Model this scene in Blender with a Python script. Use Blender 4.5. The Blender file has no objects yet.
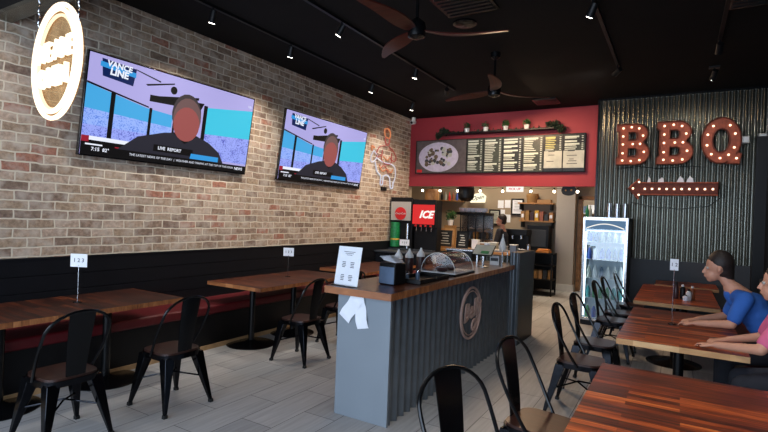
import bpy, math, random
from mathutils import Vector, Matrix
random.seed(7)
PI = math.pi
sc = bpy.context.scene
COL = sc.collection

# ------------------------------------------------------------------ materials
def srgb(r, g, b):
    def f(c):
        c /= 255.0
        return c / 12.92 if c <= 0.04045 else ((c + 0.055) / 1.055) ** 2.4
    return (f(r), f(g), f(b), 1.0)

def newmat(name):
    m = bpy.data.materials.new(name); m.use_nodes = True
    nt = m.node_tree
    return m, nt, nt.nodes['Principled BSDF']

def node(nt, t, **kw):
    n = nt.nodes.new(t)
    for k, v in kw.items():
        if k in n.inputs: n.inputs[k].default_value = v
        else: setattr(n, k, v)
    return n

def mat(name, col, rough=.5, metal=0., var=.12, scale=14., emit=None, es=1., coat=0., bump=0., spec=.5):
    m, nt, b = newmat(name)
    b.inputs['Roughness'].default_value = rough
    b.inputs['Metallic'].default_value = metal
    b.inputs['Coat Weight'].default_value = coat
    b.inputs['Specular IOR Level'].default_value = spec
    tc = node(nt, 'ShaderNodeTexCoord')
    n = node(nt, 'ShaderNodeTexNoise', Scale=scale, Detail=3.)
    nt.links.new(tc.outputs['Object'], n.inputs['Vector'])
    r = node(nt, 'ShaderNodeValToRGB')
    r.color_ramp.elements[0].position = .3; r.color_ramp.elements[1].position = .7
    r.color_ramp.elements[0].color = tuple(c * (1 - var) for c in col[:3]) + (1,)
    r.color_ramp.elements[1].color = tuple(min(1, c * (1 + var)) for c in col[:3]) + (1,)
    nt.links.new(n.outputs['Fac'], r.inputs['Fac'])
    nt.links.new(r.outputs['Color'], b.inputs['Base Color'])
    if emit:
        b.inputs['Emission Color'].default_value = emit
        b.inputs['Emission Strength'].default_value = es
    if bump:
        bp = node(nt, 'ShaderNodeBump', Strength=bump, Distance=.01)
        nt.links.new(n.outputs['Fac'], bp.inputs['Height'])
        nt.links.new(bp.outputs['Normal'], b.inputs['Normal'])
    return m

def swizzle(nt, order, add=(0, 0, 0), mul=(1, 1, 1)):
    """object coordinates re-ordered, scaled and shifted"""
    tc = node(nt, 'ShaderNodeTexCoord')
    s = node(nt, 'ShaderNodeSeparateXYZ'); nt.links.new(tc.outputs['Object'], s.inputs[0])
    c = node(nt, 'ShaderNodeCombineXYZ')
    for i, a in enumerate(order):
        mt = node(nt, 'ShaderNodeMath', operation='MULTIPLY_ADD')
        mt.inputs[1].default_value = mul[i]; mt.inputs[2].default_value = add[i]
        nt.links.new(s.outputs['XYZ'.index(a)], mt.inputs[0]); nt.links.new(mt.outputs[0], c.inputs[i])
    return c.outputs[0]

def ramp(nt, stops, interp='LINEAR'):
    r = node(nt, 'ShaderNodeValToRGB'); cr = r.color_ramp; cr.interpolation = interp
    while len(cr.elements) < len(stops): cr.elements.new(.5)
    for e, (p, c) in zip(cr.elements, stops): e.position = p; e.color = c
    return r

def brick_mat():
    m, nt, b = newmat('brick'); L = nt.links.new
    v = swizzle(nt, 'YZX', (40, 0.021, 0))
    # the courses wander a little
    nz = node(nt, 'ShaderNodeTexNoise', Scale=7., Detail=2.); L(v, nz.inputs['Vector'])
    sb = node(nt, 'ShaderNodeVectorMath', operation='SUBTRACT'); L(nz.outputs['Color'], sb.inputs[0]); sb.inputs[1].default_value = (.5, .5, .5)
    sc_ = node(nt, 'ShaderNodeVectorMath', operation='SCALE'); sc_.inputs['Scale'].default_value = .03; L(sb.outputs[0], sc_.inputs[0])
    ad = node(nt, 'ShaderNodeVectorMath', operation='ADD'); L(v, ad.inputs[0]); L(sc_.outputs[0], ad.inputs[1])
    bt = node(nt, 'ShaderNodeTexBrick', Scale=1.)
    bt.inputs['Brick Width'].default_value = .23; bt.inputs['Row Height'].default_value = .087
    bt.inputs['Mortar Size'].default_value = .008; bt.inputs['Mortar Smooth'].default_value = .35
    bt.inputs['Color1'].default_value = (0, 0, 0, 1); bt.inputs['Color2'].default_value = (1, 1, 1, 1)
    bt.inputs['Mortar'].default_value = (.5, .5, .5, 1); bt.offset = .5
    L(ad.outputs[0], bt.inputs['Vector'])
    r = ramp(nt, [(0, srgb(134, 112, 96)), (.15, srgb(160, 136, 114)), (.32, srgb(174, 150, 128)), (.48, srgb(150, 126, 108)),
                  (.64, srgb(182, 158, 138)), (.80, srgb(164, 112, 92)), (.87, srgb(166, 142, 118)), (.96, srgb(130, 106, 92))], 'CONSTANT')
    L(bt.outputs['Color'], r.inputs['Fac'])
    n2 = node(nt, 'ShaderNodeTexNoise', Scale=28., Detail=5.); n2.inputs['Roughness'].default_value = .7; L(v, n2.inputs['Vector'])
    rr = ramp(nt, [(.28, (.5, .49, .48, 1)), (.72, (1.35, 1.35, 1.36, 1))]); L(n2.outputs['Fac'], rr.inputs['Fac'])
    mx = node(nt, 'ShaderNodeMix', data_type='RGBA', blend_type='MULTIPLY'); mx.inputs['Factor'].default_value = 1
    L(r.outputs['Color'], mx.inputs['A']); L(rr.outputs['Color'], mx.inputs['B'])
    # pale lime smears over some bricks
    n3 = node(nt, 'ShaderNodeTexNoise', Scale=9., Detail=5.); L(v, n3.inputs['Vector'])
    r3 = ramp(nt, [(.44, (0, 0, 0, 1)), (.68, (.7, .7, .7, 1))]); L(n3.outputs['Fac'], r3.inputs['Fac'])
    m3 = node(nt, 'ShaderNodeMix', data_type='RGBA'); L(r3.outputs['Color'], m3.inputs['Factor'])
    L(mx.outputs['Result'], m3.inputs['A']); m3.inputs['B'].default_value = srgb(194, 180, 166)
    m2 = node(nt, 'ShaderNodeMix', data_type='RGBA'); L(bt.outputs['Fac'], m2.inputs['Factor'])
    L(m3.outputs['Result'], m2.inputs['A']); m2.inputs['B'].default_value = srgb(212, 200, 180)
    L(m2.outputs['Result'], b.inputs['Base Color'])
    b.inputs['Roughness'].default_value = .9
    inv = node(nt, 'ShaderNodeMath', operation='SUBTRACT'); inv.inputs[0].default_value = 1; L(bt.outputs['Fac'], inv.inputs[1])
    a2 = node(nt, 'ShaderNodeMath', operation='MULTIPLY_ADD'); L(n2.outputs['Fac'], a2.inputs[0]); a2.inputs[1].default_value = .6; L(inv.outputs[0], a2.inputs[2])
    bp = node(nt, 'ShaderNodeBump', Strength=.7, Distance=.008); L(a2.outputs[0], bp.inputs['Height']); L(bp.outputs['Normal'], b.inputs['Normal'])
    return m

def floor_mat():
    m, nt, b = newmat('floor_tile'); L = nt.links.new
    v = swizzle(nt, 'YXZ', (-2.745 + .3825 + .765 * 40, 2.86 + .305 * 40, 0))
    bt = node(nt, 'ShaderNodeTexBrick', Scale=1.)
    bt.inputs['Brick Width'].default_value = .765; bt.inputs['Row Height'].default_value = .305
    bt.inputs['Mortar Size'].default_value = .0028; bt.inputs['Mortar Smooth'].default_value = .1
    bt.inputs['Color1'].default_value = (0, 0, 0, 1); bt.inputs['Color2'].default_value = (1, 1, 1, 1)
    L(v, bt.inputs['Vector'])
    r = ramp(nt, [(0, srgb(158, 157, 157)), (.5, srgb(170, 169, 168)), (1, srgb(180, 178, 176))]); L(bt.outputs['Color'], r.inputs['Fac'])
    v2 = swizzle(nt, 'YXZ', (0, 0, 0), (2.2, 34, 1))
    n = node(nt, 'ShaderNodeTexNoise', Scale=1., Detail=5.); L(v2, n.inputs['Vector'])
    rr = ramp(nt, [(.3, (.84, .84, .84, 1)), (.7, (1.1, 1.1, 1.1, 1))]); L(n.outputs['Fac'], rr.inputs['Fac'])
    mx = node(nt, 'ShaderNodeMix', data_type='RGBA', blend_type='MULTIPLY'); mx.inputs['Factor'].default_value = 1
    L(r.outputs['Color'], mx.inputs['A']); L(rr.outputs['Color'], mx.inputs['B'])
    m2 = node(nt, 'ShaderNodeMix', data_type='RGBA'); L(bt.outputs['Fac'], m2.inputs['Factor'])
    L(mx.outputs['Result'], m2.inputs['A']); m2.inputs['B'].default_value = srgb(70, 68, 67)
    L(m2.outputs['Result'], b.inputs['Base Color'])
    b.inputs['Roughness'].default_value = .5; b.inputs['Specular IOR Level'].default_value = .35
    inv = node(nt, 'ShaderNodeMath', operation='SUBTRACT'); inv.inputs[0].default_value = 1; L(bt.outputs['Fac'], inv.inputs[1])
    bp = node(nt, 'ShaderNodeBump', Strength=.4, Distance=.002); L(inv.outputs[0], bp.inputs['Height']); L(bp.outputs['Normal'], b.inputs['Normal'])
    return m

def wood_mat(name, cols, order='XYZ', stave=(.62, .047), rough=.32, coat=.25, contrast=.5, spec=.5):
    """butcher-block staves running along the first axis of ORDER"""
    m, nt, b = newmat(name); L = nt.links.new
    v = swizzle(nt, order, (stave[0] * 20, stave[1] * 41, 0))
    bt = node(nt, 'ShaderNodeTexBrick', Scale=1.)
    bt.inputs['Brick Width'].default_value = stave[0]; bt.inputs['Row Height'].default_value = stave[1]
    bt.inputs['Mortar Size'].default_value = .0008; bt.inputs['Mortar Smooth'].default_value = 0
    bt.inputs['Color1'].default_value = (0, 0, 0, 1); bt.inputs['Color2'].default_value = (1, 1, 1, 1)
    bt.inputs['Mortar'].default_value = (.2, .2, .2, 1); bt.offset = .37
    L(v, bt.inputs['Vector'])
    v2 = swizzle(nt, order, (3, 5, 1), (2.6, 46, 12))
    n = node(nt, 'ShaderNodeTexNoise', Scale=1., Detail=6.); n.inputs['Roughness'].default_value = .65; n.inputs['Distortion'].default_value = .6
    L(v2, n.inputs['Vector'])
    a = node(nt, 'ShaderNodeMath', operation='MULTIPLY_ADD'); L(n.outputs['Fac'], a.inputs[0]); a.inputs[1].default_value = 1.5
    a2 = node(nt, 'ShaderNodeMath', operation='MULTIPLY_ADD'); L(bt.outputs['Color'], a2.inputs[0]); a2.inputs[1].default_value = contrast; a2.inputs[2].default_value = -.25 - contrast / 2
    L(a2.outputs[0], a.inputs[2])
    r = ramp(nt, [(i / (len(cols) - 1), c) for i, c in enumerate(cols)]); L(a.outputs[0], r.inputs['Fac'])
    L(r.outputs['Color'], b.inputs['Base Color'])
    b.inputs['Roughness'].default_value = rough; b.inputs['Coat Weight'].default_value = coat; b.inputs['Coat Roughness'].default_value = .25; b.inputs['Specular IOR Level'].default_value = spec
    bp = node(nt, 'ShaderNodeBump', Strength=.12, Distance=.003); L(n.outputs['Fac'], bp.inputs['Height']); L(bp.outputs['Normal'], b.inputs['Normal'])
    return m

def glass_mat(name, tint=(1, 1, 1, 1), clear=.86, rough=.05):
    m = bpy.data.materials.new(name); m.use_nodes = True; nt = m.node_tree; nt.nodes.clear()
    o = node(nt, 'ShaderNodeOutputMaterial'); t = node(nt, 'ShaderNodeBsdfTransparent', Color=tint)
    g = node(nt, 'ShaderNodeBsdfGlossy', Roughness=rough); mx = node(nt, 'ShaderNodeMixShader')
    fr = node(nt, 'ShaderNodeFresnel', IOR=1.45)
    ad = node(nt, 'ShaderNodeMath', operation='ADD'); ad.inputs[1].default_value = 1 - clear; nt.links.new(fr.outputs[0], ad.inputs[0])
    nt.links.new(ad.outputs[0], mx.inputs[0]); nt.links.new(t.outputs[0], mx.inputs[1]); nt.links.new(g.outputs[0], mx.inputs[2]); nt.links.new(mx.outputs[0], o.inputs[0])
    return m

def emat(name, col, s=1.):
    m = mat(name, tuple(c * .04 for c in col[:3]) + (1,), .6, var=.02, emit=col, es=s, spec=.2)
    return m

def city_mat(name, a, b_, s=1.):
    m, nt, b = newmat(name); L = nt.links.new
    tc = node(nt, 'ShaderNodeTexCoord')
    n = node(nt, 'ShaderNodeTexVoronoi', Scale=60.); L(tc.outputs['Object'], n.inputs['Vector'])
    n2 = node(nt, 'ShaderNodeTexNoise', Scale=14., Detail=6.); L(tc.outputs['Object'], n2.inputs['Vector'])
    ad = node(nt, 'ShaderNodeMath', operation='ADD'); L(n.outputs['Distance'], ad.inputs[0]); L(n2.outputs['Fac'], ad.inputs[1])
    r = ramp(nt, [(.6, a), (1., b_)]); L(ad.outputs[0], r.inputs['Fac'])
    L(r.outputs['Color'], b.inputs['Emission Color']); b.inputs['Emission Strength'].default_value = s
    b.inputs['Base Color'].default_value = (.02, .02, .03, 1)
    return m

M = {}
M['brick'] = brick_mat(); M['floor'] = floor_mat()
M['ceiling'] = mat('ceiling_paint', srgb(21, 19, 18), .85, var=.1, scale=3, spec=.15)
M['red_wall'] = mat('red_paint', srgb(150, 38, 48), .6, var=.06, scale=2)
M['black_plank'] = mat('black_plank', srgb(15, 17, 22), .5, var=.15, scale=6, spec=.25)
M['slate'] = mat('slate_panel', srgb(50, 54, 60), .6, var=.1, scale=3)
M['black'] = mat('black_satin', srgb(13, 13, 15), .45, spec=.3)
M['black_gloss'] = mat('black_gloss', srgb(16, 16, 18), .18, coat=.5, spec=.6)
M['gunmetal'] = mat('gunmetal', srgb(34, 35, 39), .16, metal=.9, var=.2, scale=20)
M['black_metal'] = mat('black_metal', srgb(15, 16, 18), .25, metal=.4, var=.15)
M['rubber'] = mat('rubber', srgb(22, 22, 22), .8)
M['chrome'] = mat('brushed_steel', srgb(190, 192, 196), .25, metal=1., var=.08, scale=40)
M['galv'] = mat('galvanised_sheet', srgb(116, 116, 108), .27, metal=.92, var=.04, scale=5)
M['corr_blue'] = mat('blue_grey_corrugated', srgb(104, 111, 117), .34, metal=.5, var=.12, scale=8)
M['end_panel'] = mat('pale_blue_grey_panel', srgb(122, 131, 139), .5, var=.04, scale=3)
M['vinyl'] = mat('red_vinyl', srgb(88, 9, 18), .5, var=.12, scale=8)
M['tan_trim'] = mat('tan_trim', srgb(176, 140, 98), .6, var=.15)
W1 = [srgb(22, 7, 3), srgb(76, 27, 10), srgb(128, 50, 17), srgb(182, 84, 30), srgb(222, 130, 60)]
W2 = [srgb(16, 6, 4), srgb(38, 15, 9), srgb(62, 26, 14), srgb(86, 40, 21), srgb(120, 64, 34)]
W3 = [srgb(150, 104, 60), srgb(196, 150, 100), srgb(222, 184, 134)]
M['table_wood'] = wood_mat('table_wood', W1, rough=.36, coat=.1, contrast=.55)
M['table_wood_left'] = wood_mat('walnut_table_wood', W2, rough=.5, coat=.0, spec=.25)
M['edge_wood'] = wood_mat('pale_edge_wood', W3, stave=(.3, .05), rough=.6, coat=0)
M['edge_brown'] = wood_mat('brown_edge_wood', [srgb(96, 52, 28), srgb(158, 98, 56), srgb(196, 134, 84)], stave=(.12, .05), rough=.5, coat=0)
M['slab_wood'] = wood_mat('counter_wood', [srgb(26, 10, 6), srgb(60, 25, 15), srgb(88, 40, 23), srgb(116, 60, 34)], order='YXZ', stave=(.7, .06), rough=.3)
M['seat_wood'] = wood_mat('seat_wood', [srgb(28, 13, 10), srgb(50, 25, 17), srgb(70, 38, 26)], order='YXZ', stave=(.6, .08), rough=.4, coat=.1, contrast=.2)
M['fan_wood'] = wood_mat('fan_wood', [srgb(30, 9, 6), srgb(66, 20, 12), srgb(88, 30, 18)], stave=(2, .5), rough=.4, coat=.1, spec=.3, contrast=.1)
M['frame_wood'] = wood_mat('oak_frame', [srgb(120, 78, 40), srgb(168, 120, 70), srgb(190, 146, 92)], stave=(1, .3), rough=.5, coat=0)
M['white'] = mat('white_plastic', srgb(226, 226, 224), .5, var=.03)
M['paper'] = mat('paper', srgb(232, 234, 240), .85, var=.03)
M['ink'] = mat('ink', srgb(70, 72, 80), .8)
M['kit_wall'] = mat('kitchen_paint', srgb(150, 133, 112), .7, var=.05, scale=2)
M['column_paint'] = mat('column_paint', srgb(176, 168, 158), .6, var=.04, scale=2)
M['white_trim'] = mat('white_trim', srgb(214, 210, 204), .5, var=.04)
M['rust'] = mat('rusty_orange', srgb(150, 70, 44), .6, metal=.15, var=.28, scale=24)
M['rust_dark'] = mat('rusty_brown', srgb(96, 40, 26), .6, metal=.3, var=.3, scale=24)
M['bulb'] = emat('lit_bulb', (1., .70, .46, 1), 3.2)
M['bulb_warm'] = emat('lit_string_bulb', (1., .82, .58, 1), 12.)
M['lens'] = emat('lit_lens', (1., .95, .86, 1), 14.)
M['neon_white'] = emat('warm_neon', (1., .82, .60, 1), 2.0)
M['neon_dim'] = emat('warm_neon_tube', (1., .76, .50, 1), 1.4)
M['neon_red'] = emat('red_neon', (.9, .22, .18, 1), .45)
M['neon_orange'] = emat('orange_neon', (1., .36, .16, 1), .6)
M['neon_pale'] = emat('white_neon', (.82, .82, .95, 1), .75)
M['red_sign'] = emat('lit_red_panel', (.75, .03, .03, 1), .9)
M['white_sign'] = emat('lit_white_panel', (1., .97, .9, 1), 1.0)
M['open_sign'] = emat('lit_cream_panel', (1., .92, .66, 1), 1.3)
M['cooler_light'] = emat('cooler_tube', (.8, .92, 1., 1), 6.)
M['cooler_in'] = mat('cooler_liner', srgb(225, 232, 238), .5, var=.04)
M['cooler_head'] = emat('lit_cooler_header', (.16, .3, .5, 1), .6)
M['emblem'] = mat('rose_grey_metal', srgb(186, 156, 146), .45)
M['glass'] = glass_mat('clear_glass', (.9, .95, .97, 1), .96, .02); M['dome'] = glass_mat('clear_acrylic', (.95, .95, .97, 1), 1., .06)
def amber_mat():
    m = bpy.data.materials.new('amber_glow_acrylic'); m.use_nodes = True; nt = m.node_tree; nt.nodes.clear()
    o = node(nt, 'ShaderNodeOutputMaterial'); t = node(nt, 'ShaderNodeBsdfTransparent', Color=(.95, .8, .62, 1)); d = node(nt, 'ShaderNodeBsdfDiffuse', Color=(.55, .36, .18, 1))
    mx = node(nt, 'ShaderNodeMixShader'); tc = node(nt, 'ShaderNodeTexCoord'); n = node(nt, 'ShaderNodeTexNoise', Scale=9.); nt.links.new(tc.outputs['Object'], n.inputs['Vector'])
    ml = node(nt, 'ShaderNodeMath', operation='MULTIPLY'); ml.inputs[1].default_value = .5; nt.links.new(n.outputs['Fac'], ml.inputs[0]); nt.links.new(ml.outputs[0], mx.inputs[0])
    nt.links.new(t.outputs[0], mx.inputs[1]); nt.links.new(d.outputs[0], mx.inputs[2]); nt.links.new(mx.outputs[0], o.inputs[0]); return m
M['amber'] = amber_mat()
M['green'] = mat('green_print', srgb(20, 120, 66), .45, var=.35, scale=30)
M['green2'] = mat('leaf_green', srgb(48, 88, 40), .6, var=.4, scale=30)
M['pine'] = mat('pine_green', srgb(34, 48, 28), .7, var=.3, scale=30)
M['chalk'] = mat('chalkboard', srgb(28, 30, 30), .75, var=.2)
M['chalk_text'] = mat('chalk_lettering', srgb(190, 190, 182), .8)
M['ketchup'] = mat('brown_sauce', srgb(150, 84, 52), .35); M['sauce2'] = mat('dark_sauce', srgb(60, 34, 34), .35)
M['skin'] = mat('skin', srgb(196, 142, 116), .55, var=.05)
M['blue_cloth'] = mat('blue_cloth', srgb(44, 96, 176), .85, var=.08)
M['pink_cloth'] = mat('pink_cloth', srgb(206, 96, 132), .85, var=.08)
M['dark_cloth'] = mat('dark_cloth', srgb(34, 36, 44), .9)
M['hair'] = mat('dark_hair', srgb(36, 26, 22), .6, var=.3, scale=60)
M['cardboard'] = mat('cardboard', srgb(160, 122, 82), .8); M['yellow'] = mat('yellow_card', srgb(206, 160, 60), .7)
M['orange'] = mat('orange_plastic', srgb(214, 128, 40), .5); M['wicker'] = mat('wicker', srgb(150, 112, 66), .8, var=.35, scale=60)
M['teal'] = mat('teal_label', srgb(40, 130, 130), .4); M['bluelabel'] = mat('blue_label', srgb(60, 90, 170), .4); M['redlabel'] = mat('red_label', srgb(205, 30, 34), .4)
M['plate'] = mat('printed_plate', srgb(190, 184, 205), .4); M['food'] = mat('printed_food', srgb(96, 80, 62), .6, var=.5, scale=30)
M['photo_bg'] = mat('printed_backdrop', srgb(84, 76, 76), .5, var=.2)
M['menu_black'] = mat('menu_black', srgb(22, 26, 24), .3, var=.2); M['menu_olive'] = mat('menu_olive', srgb(52, 58, 48), .35, var=.45, scale=12)
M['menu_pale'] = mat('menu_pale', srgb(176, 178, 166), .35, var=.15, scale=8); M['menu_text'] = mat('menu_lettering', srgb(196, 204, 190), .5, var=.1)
M['menu_yellow'] = mat('menu_yellow_lettering', srgb(190, 186, 110), .5)
M['napkin_face'] = mat('blue_grey_face', srgb(92, 110, 134), .35, var=.1)
M['scr_lav'] = emat('screen_lavender', srgb(174, 168, 226), 1.); M['scr_sky'] = emat('screen_sky', srgb(70, 168, 226), 1.)
M['scr_sky2'] = emat('screen_cyan', srgb(64, 196, 226), 1.); M['scr_city'] = city_mat('screen_city', srgb(52, 66, 185), srgb(150, 165, 245))
M['scr_city2'] = city_mat('screen_haze', srgb(70, 120, 225), srgb(150, 180, 250))
M['scr_black'] = emat('screen_black', srgb(12, 12, 16), .6); M['scr_suit'] = emat('screen_suit', srgb(44, 44, 56), .8)
M['scr_skin'] = emat('screen_skin', srgb(168, 90, 88), .8); M['scr_skin2'] = emat('screen_brow', srgb(120, 92, 92), .8); M['scr_hair'] = emat('screen_hair', srgb(70, 62, 66), .8)
M['scr_white'] = emat('screen_white', srgb(235, 240, 255), 1.); M['scr_navy'] = emat('screen_navy', srgb(16, 34, 84), 1.)
M['scr_cyan'] = emat('screen_banner', srgb(50, 150, 220), 1.); M['scr_red'] = emat('screen_red', srgb(150, 30, 50), 1.)

# ------------------------------------------------------------------ mesh helpers
class MB:
    def __init__(s): s.v = []; s.f = []; s.m = []; s.mats = []
    def mi(s, m):
        if m not in s.mats: s.mats.append(m)
        return s.mats.index(m)
    def add(s, vs, fs, m, T=None):
        o = len(s.v)
        for p in vs: s.v.append(tuple(T @ Vector(p)) if T else tuple(p))
        k = s.mi(m)
        for f in fs: s.f.append([i + o for i in f]); s.m.append(k)
        return s
    def box(s, c, d, m, T=None):
        x, y, z = c; a, b, h = d[0] / 2, d[1] / 2, d[2] / 2
        vs = [(x + i * a, y + j * b, z + k * h) for k in (-1, 1) for j in (-1, 1) for i in (-1, 1)]
        return s.add(vs, [(0, 2, 3, 1), (4, 5, 7, 6), (0, 1, 5, 4), (2, 6, 7, 3), (0, 4, 6, 2), (1, 3, 7, 5)], m, T)
    def bb(s, x0, x1, y0, y1, z0, z1, m, T=None):
        return s.box(((x0 + x1) / 2, (y0 + y1) / 2, (z0 + z1) / 2), (x1 - x0, y1 - y0, z1 - z0), m, T)
    def taper(s, p0, p1, a, b, m):
        """a square bar from p0 (size a) to p1 (size b), horizontal sections"""
        vs = []
        for p, (w, d) in ((p0, a), (p1, b)):
            for i, j in ((-1, -1), (1, -1), (1, 1), (-1, 1)): vs.append((p[0] + i * w / 2, p[1] + j * d / 2, p[2]))
        return s.add(vs, [(0, 3, 2, 1), (4, 5, 6, 7), (0, 1, 5, 4), (1, 2, 6, 5), (2, 3, 7, 6), (3, 0, 4, 7)], m)
    def tube(s, pts, r, m, n=8, closed=False, rs=None):
        P = [Vector(p) for p in pts]; N = len(P); rings = []; prev = None
        o = len(s.v); k = s.mi(m)
        for i, p in enumerate(P):
            if closed: t = (P[(i + 1) % N] - P[i - 1])
            else: t = P[min(i + 1, N - 1)] - P[max(i - 1, 0)]
            t.normalize()
            if prev is None:
                u = t.cross(Vector((0, 0, 1)));
                if u.length < .05: u = t.cross(Vector((0, 1, 0)))
            else: u = prev - t * prev.dot(t)
            u.normalize(); prev = u; w = t.cross(u)
            rr = rs[i] if rs else r
            for j in range(n):
                a = 2 * PI * j / n
                s.v.append(tuple(p + (u * math.cos(a) + w * math.sin(a)) * rr))
        for i in range(N if closed else N - 1):
            for j in range(n):
                a = o + i * n + j; b = o + i * n + (j + 1) % n; c = o + ((i + 1) % N) * n + (j + 1) % n; d = o + ((i + 1) % N) * n + j
                s.f.append([a, b, c, d]); s.m.append(k)
        if not closed:
            s.f.append([o + j for j in range(n)][::-1]); s.m.append(k)
            s.f.append([o + (N - 1) * n + j for j in range(n)]); s.m.append(k)
        return s
    def cyl(s, p0, p1, r, m, n=16, r1=None): return s.tube([p0, p1], r, m, n, rs=[r, r if r1 is None else r1])
    def lathe(s, prof, c, m, n=24, T=None):
        vs = []; fs = []
        for r, z in prof:
            for j in range(n): vs.append((c[0] + r * math.cos(2 * PI * j / n), c[1] + r * math.sin(2 * PI * j / n), c[2] + z))
        for i in range(len(prof) - 1):
            for j in range(n): fs.append((i * n + j, i * n + (j + 1) % n, (i + 1) * n + (j + 1) % n, (i + 1) * n + j))
        fs.append(tuple(range(n))[::-1]); fs.append(tuple((len(prof) - 1) * n + j for j in range(n)))
        return s.add(vs, fs, m, T)
    def ball(s, c, r, m, n=12, sq=(1, 1, 1), T=None):
        h = n // 2
        prof = [(max(.001, math.sin(PI * i / h)) * 1., -math.cos(PI * i / h)) for i in range(h + 1)]
        vs = []; fs = []
        for a, z in prof:
            for j in range(n): vs.append((c[0] + r * sq[0] * a * math.cos(2 * PI * j / n), c[1] + r * sq[1] * a * math.sin(2 * PI * j / n), c[2] + r * sq[2] * z))
        for i in range(h):
            for j in range(n): fs.append((i * n + j, i * n + (j + 1) % n, (i + 1) * n + (j + 1) % n, (i + 1) * n + j))
        return s.add(vs, fs, m, T)
    def prism(s, poly, depth, m, T, side=None):
        """2-D polygon in the local XY plane, extruded along local Z"""
        n = len(poly)
        s.add([(x, y, 0) for x, y in poly] + [(x, y, depth) for x, y in poly], [tuple(range(n))[::-1], tuple(range(n, 2 * n))], m, T)
        s.add([(x, y, 0) for x, y in poly] + [(x, y, depth) for x, y in poly], [(i, (i + 1) % n, n + (i + 1) % n, n + i) for i in range(n)], side or m, T)
        return s
    def build(s, name, parent=None, smooth=True, bevel=0., loc=None, rot=None, angle=35):
        me = bpy.data.meshes.new(name); me.from_pydata(s.v, [], s.f)
        for k in s.mats: me.materials.append(M[k])
        me.polygons.foreach_set('material_index', s.m); me.update()
        import bmesh
        bm = bmesh.new(); bm.from_mesh(me); bmesh.ops.recalc_face_normals(bm, faces=bm.faces)
        if smooth:
            for f in bm.faces: f.smooth = True
            for e in bm.edges:
                if len(e.link_faces) != 2 or e.calc_face_angle(0) > math.radians(angle): e.smooth = False
        bm.to_mesh(me); bm.free()
        o = bpy.data.objects.new(name, me); COL.objects.link(o)
        if parent: o.parent = parent
        if loc: o.location = loc
        if rot: o.rotation_euler = rot
        if bevel:
            b = o.modifiers.new('bevel', 'BEVEL'); b.width = bevel; b.segments = 2; b.limit_method = 'ANGLE'
        return o

def tag(o, label, cat, group=None, kind=None):
    o['label'] = label; o['category'] = cat
    if group: o['group'] = group
    if kind: o['kind'] = kind
    return o
def thing(name, label, cat, loc=(0, 0, 0), rz=0., group=None):
    o = bpy.data.objects.new(name, None); o.empty_display_size = .1; COL.objects.link(o)
    o.location = loc; o.rotation_euler = (0, 0, rz)
    return tag(o, label, cat, group)
def struct(name, mb, **kw):
    o = mb.build(name, smooth=kw.pop('smooth', False), **kw); o['kind'] = 'structure'; return o
def kids(o): return [c for c in bpy.data.objects if c.parent == o]
def dup(root, loc, rz, label, group=None):
    def cp(o, parent):
        c = o.copy(); COL.objects.link(c)
        if parent: c.parent = parent
        for k in kids(o): cp(k, c)
        return c
    r = cp(root, None); r.location = loc; r.rotation_euler = (0, 0, rz); r['label'] = label
    if group: r['group'] = group
    return r
def textmesh(name, s, size, m, parent=None, T=None, depth=.002, shear=0., bold=0., align='CENTER', space=1.):
    cu = bpy.data.curves.new(name, 'FONT'); cu.body = s; cu.size = size; cu.extrude = depth; cu.shear = shear; cu.offset = bold
    cu.align_x = align; cu.align_y = 'CENTER'; cu.resolution_u = 2; cu.space_character = space
    t = bpy.data.objects.new(name + '_tmp', cu); COL.objects.link(t)
    dg = bpy.context.evaluated_depsgraph_get(); me = bpy.data.meshes.new_from_object(t.evaluated_get(dg))
    bpy.data.objects.remove(t); bpy.data.curves.remove(cu)
    me.materials.clear(); me.materials.append(M[m])
    if T: me.transform(T)
    me.name = name
    o = bpy.data.objects.new(name, me); COL.objects.link(o)
    if parent: o.parent = parent
    return o
def frame(origin, xdir, ydir):
    x = Vector(xdir).normalized(); y = Vector(ydir).normalized(); z = x.cross(y)
    return Matrix(((x.x, y.x, z.x, origin[0]), (x.y, y.y, z.y, origin[1]), (x.z, y.z, z.z, origin[2]), (0, 0, 0, 1)))
def leaves(mb, c, r, n, m, size=.03, sq=(1, 1, 1)):
    for _ in range(n):
        d = Vector([random.gauss(0, 1) for _ in range(3)]).normalized() * r * random.random() ** .5
        p = Vector(c) + Vector((d.x * sq[0], d.y * sq[1], d.z * sq[2]))
        a = Vector([random.gauss(0, 1) for _ in range(3)]).normalized(); b = a.cross(Vector([random.gauss(0, 1) for _ in range(3)])).normalized()
        s = size * random.uniform(.6, 1.2)
        mb.add([p - a * s, p + b * s * .35, p + a * s, p - b * s * .35], [(0, 1, 2, 3)], m)

# ------------------------------------------------------------------ camera
yaw, pitch, roll, fpx = -0.5398, -0.0015, 0.0385, 491.8
cy_, sy_, cp_, sp_, cr_, sr_ = math.cos(yaw), math.sin(yaw), math.cos(pitch), math.sin(pitch), math.cos(roll), math.sin(roll)
fw = Vector((sy_ * cp_, cy_ * cp_, sp_)); rt = Vector((cy_, -sy_, 0)); up = rt.cross(fw)
r2 = rt * cr_ + up * sr_; u2 = up * cr_ - rt * sr_
cd = bpy.data.cameras.new('camera'); cam = bpy.data.objects.new('camera', cd); COL.objects.link(cam)
cd.sensor_width = 36; cd.lens = fpx * 36 / 768; cd.clip_start = .05; cd.clip_end = 100
cam.matrix_world = Matrix(((r2.x, u2.x, -fw.x, 0), (r2.y, u2.y, -fw.y, 0), (r2.z, u2.z, -fw.z, 1.62), (0, 0, 0, 1)))
sc.camera = cam

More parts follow.
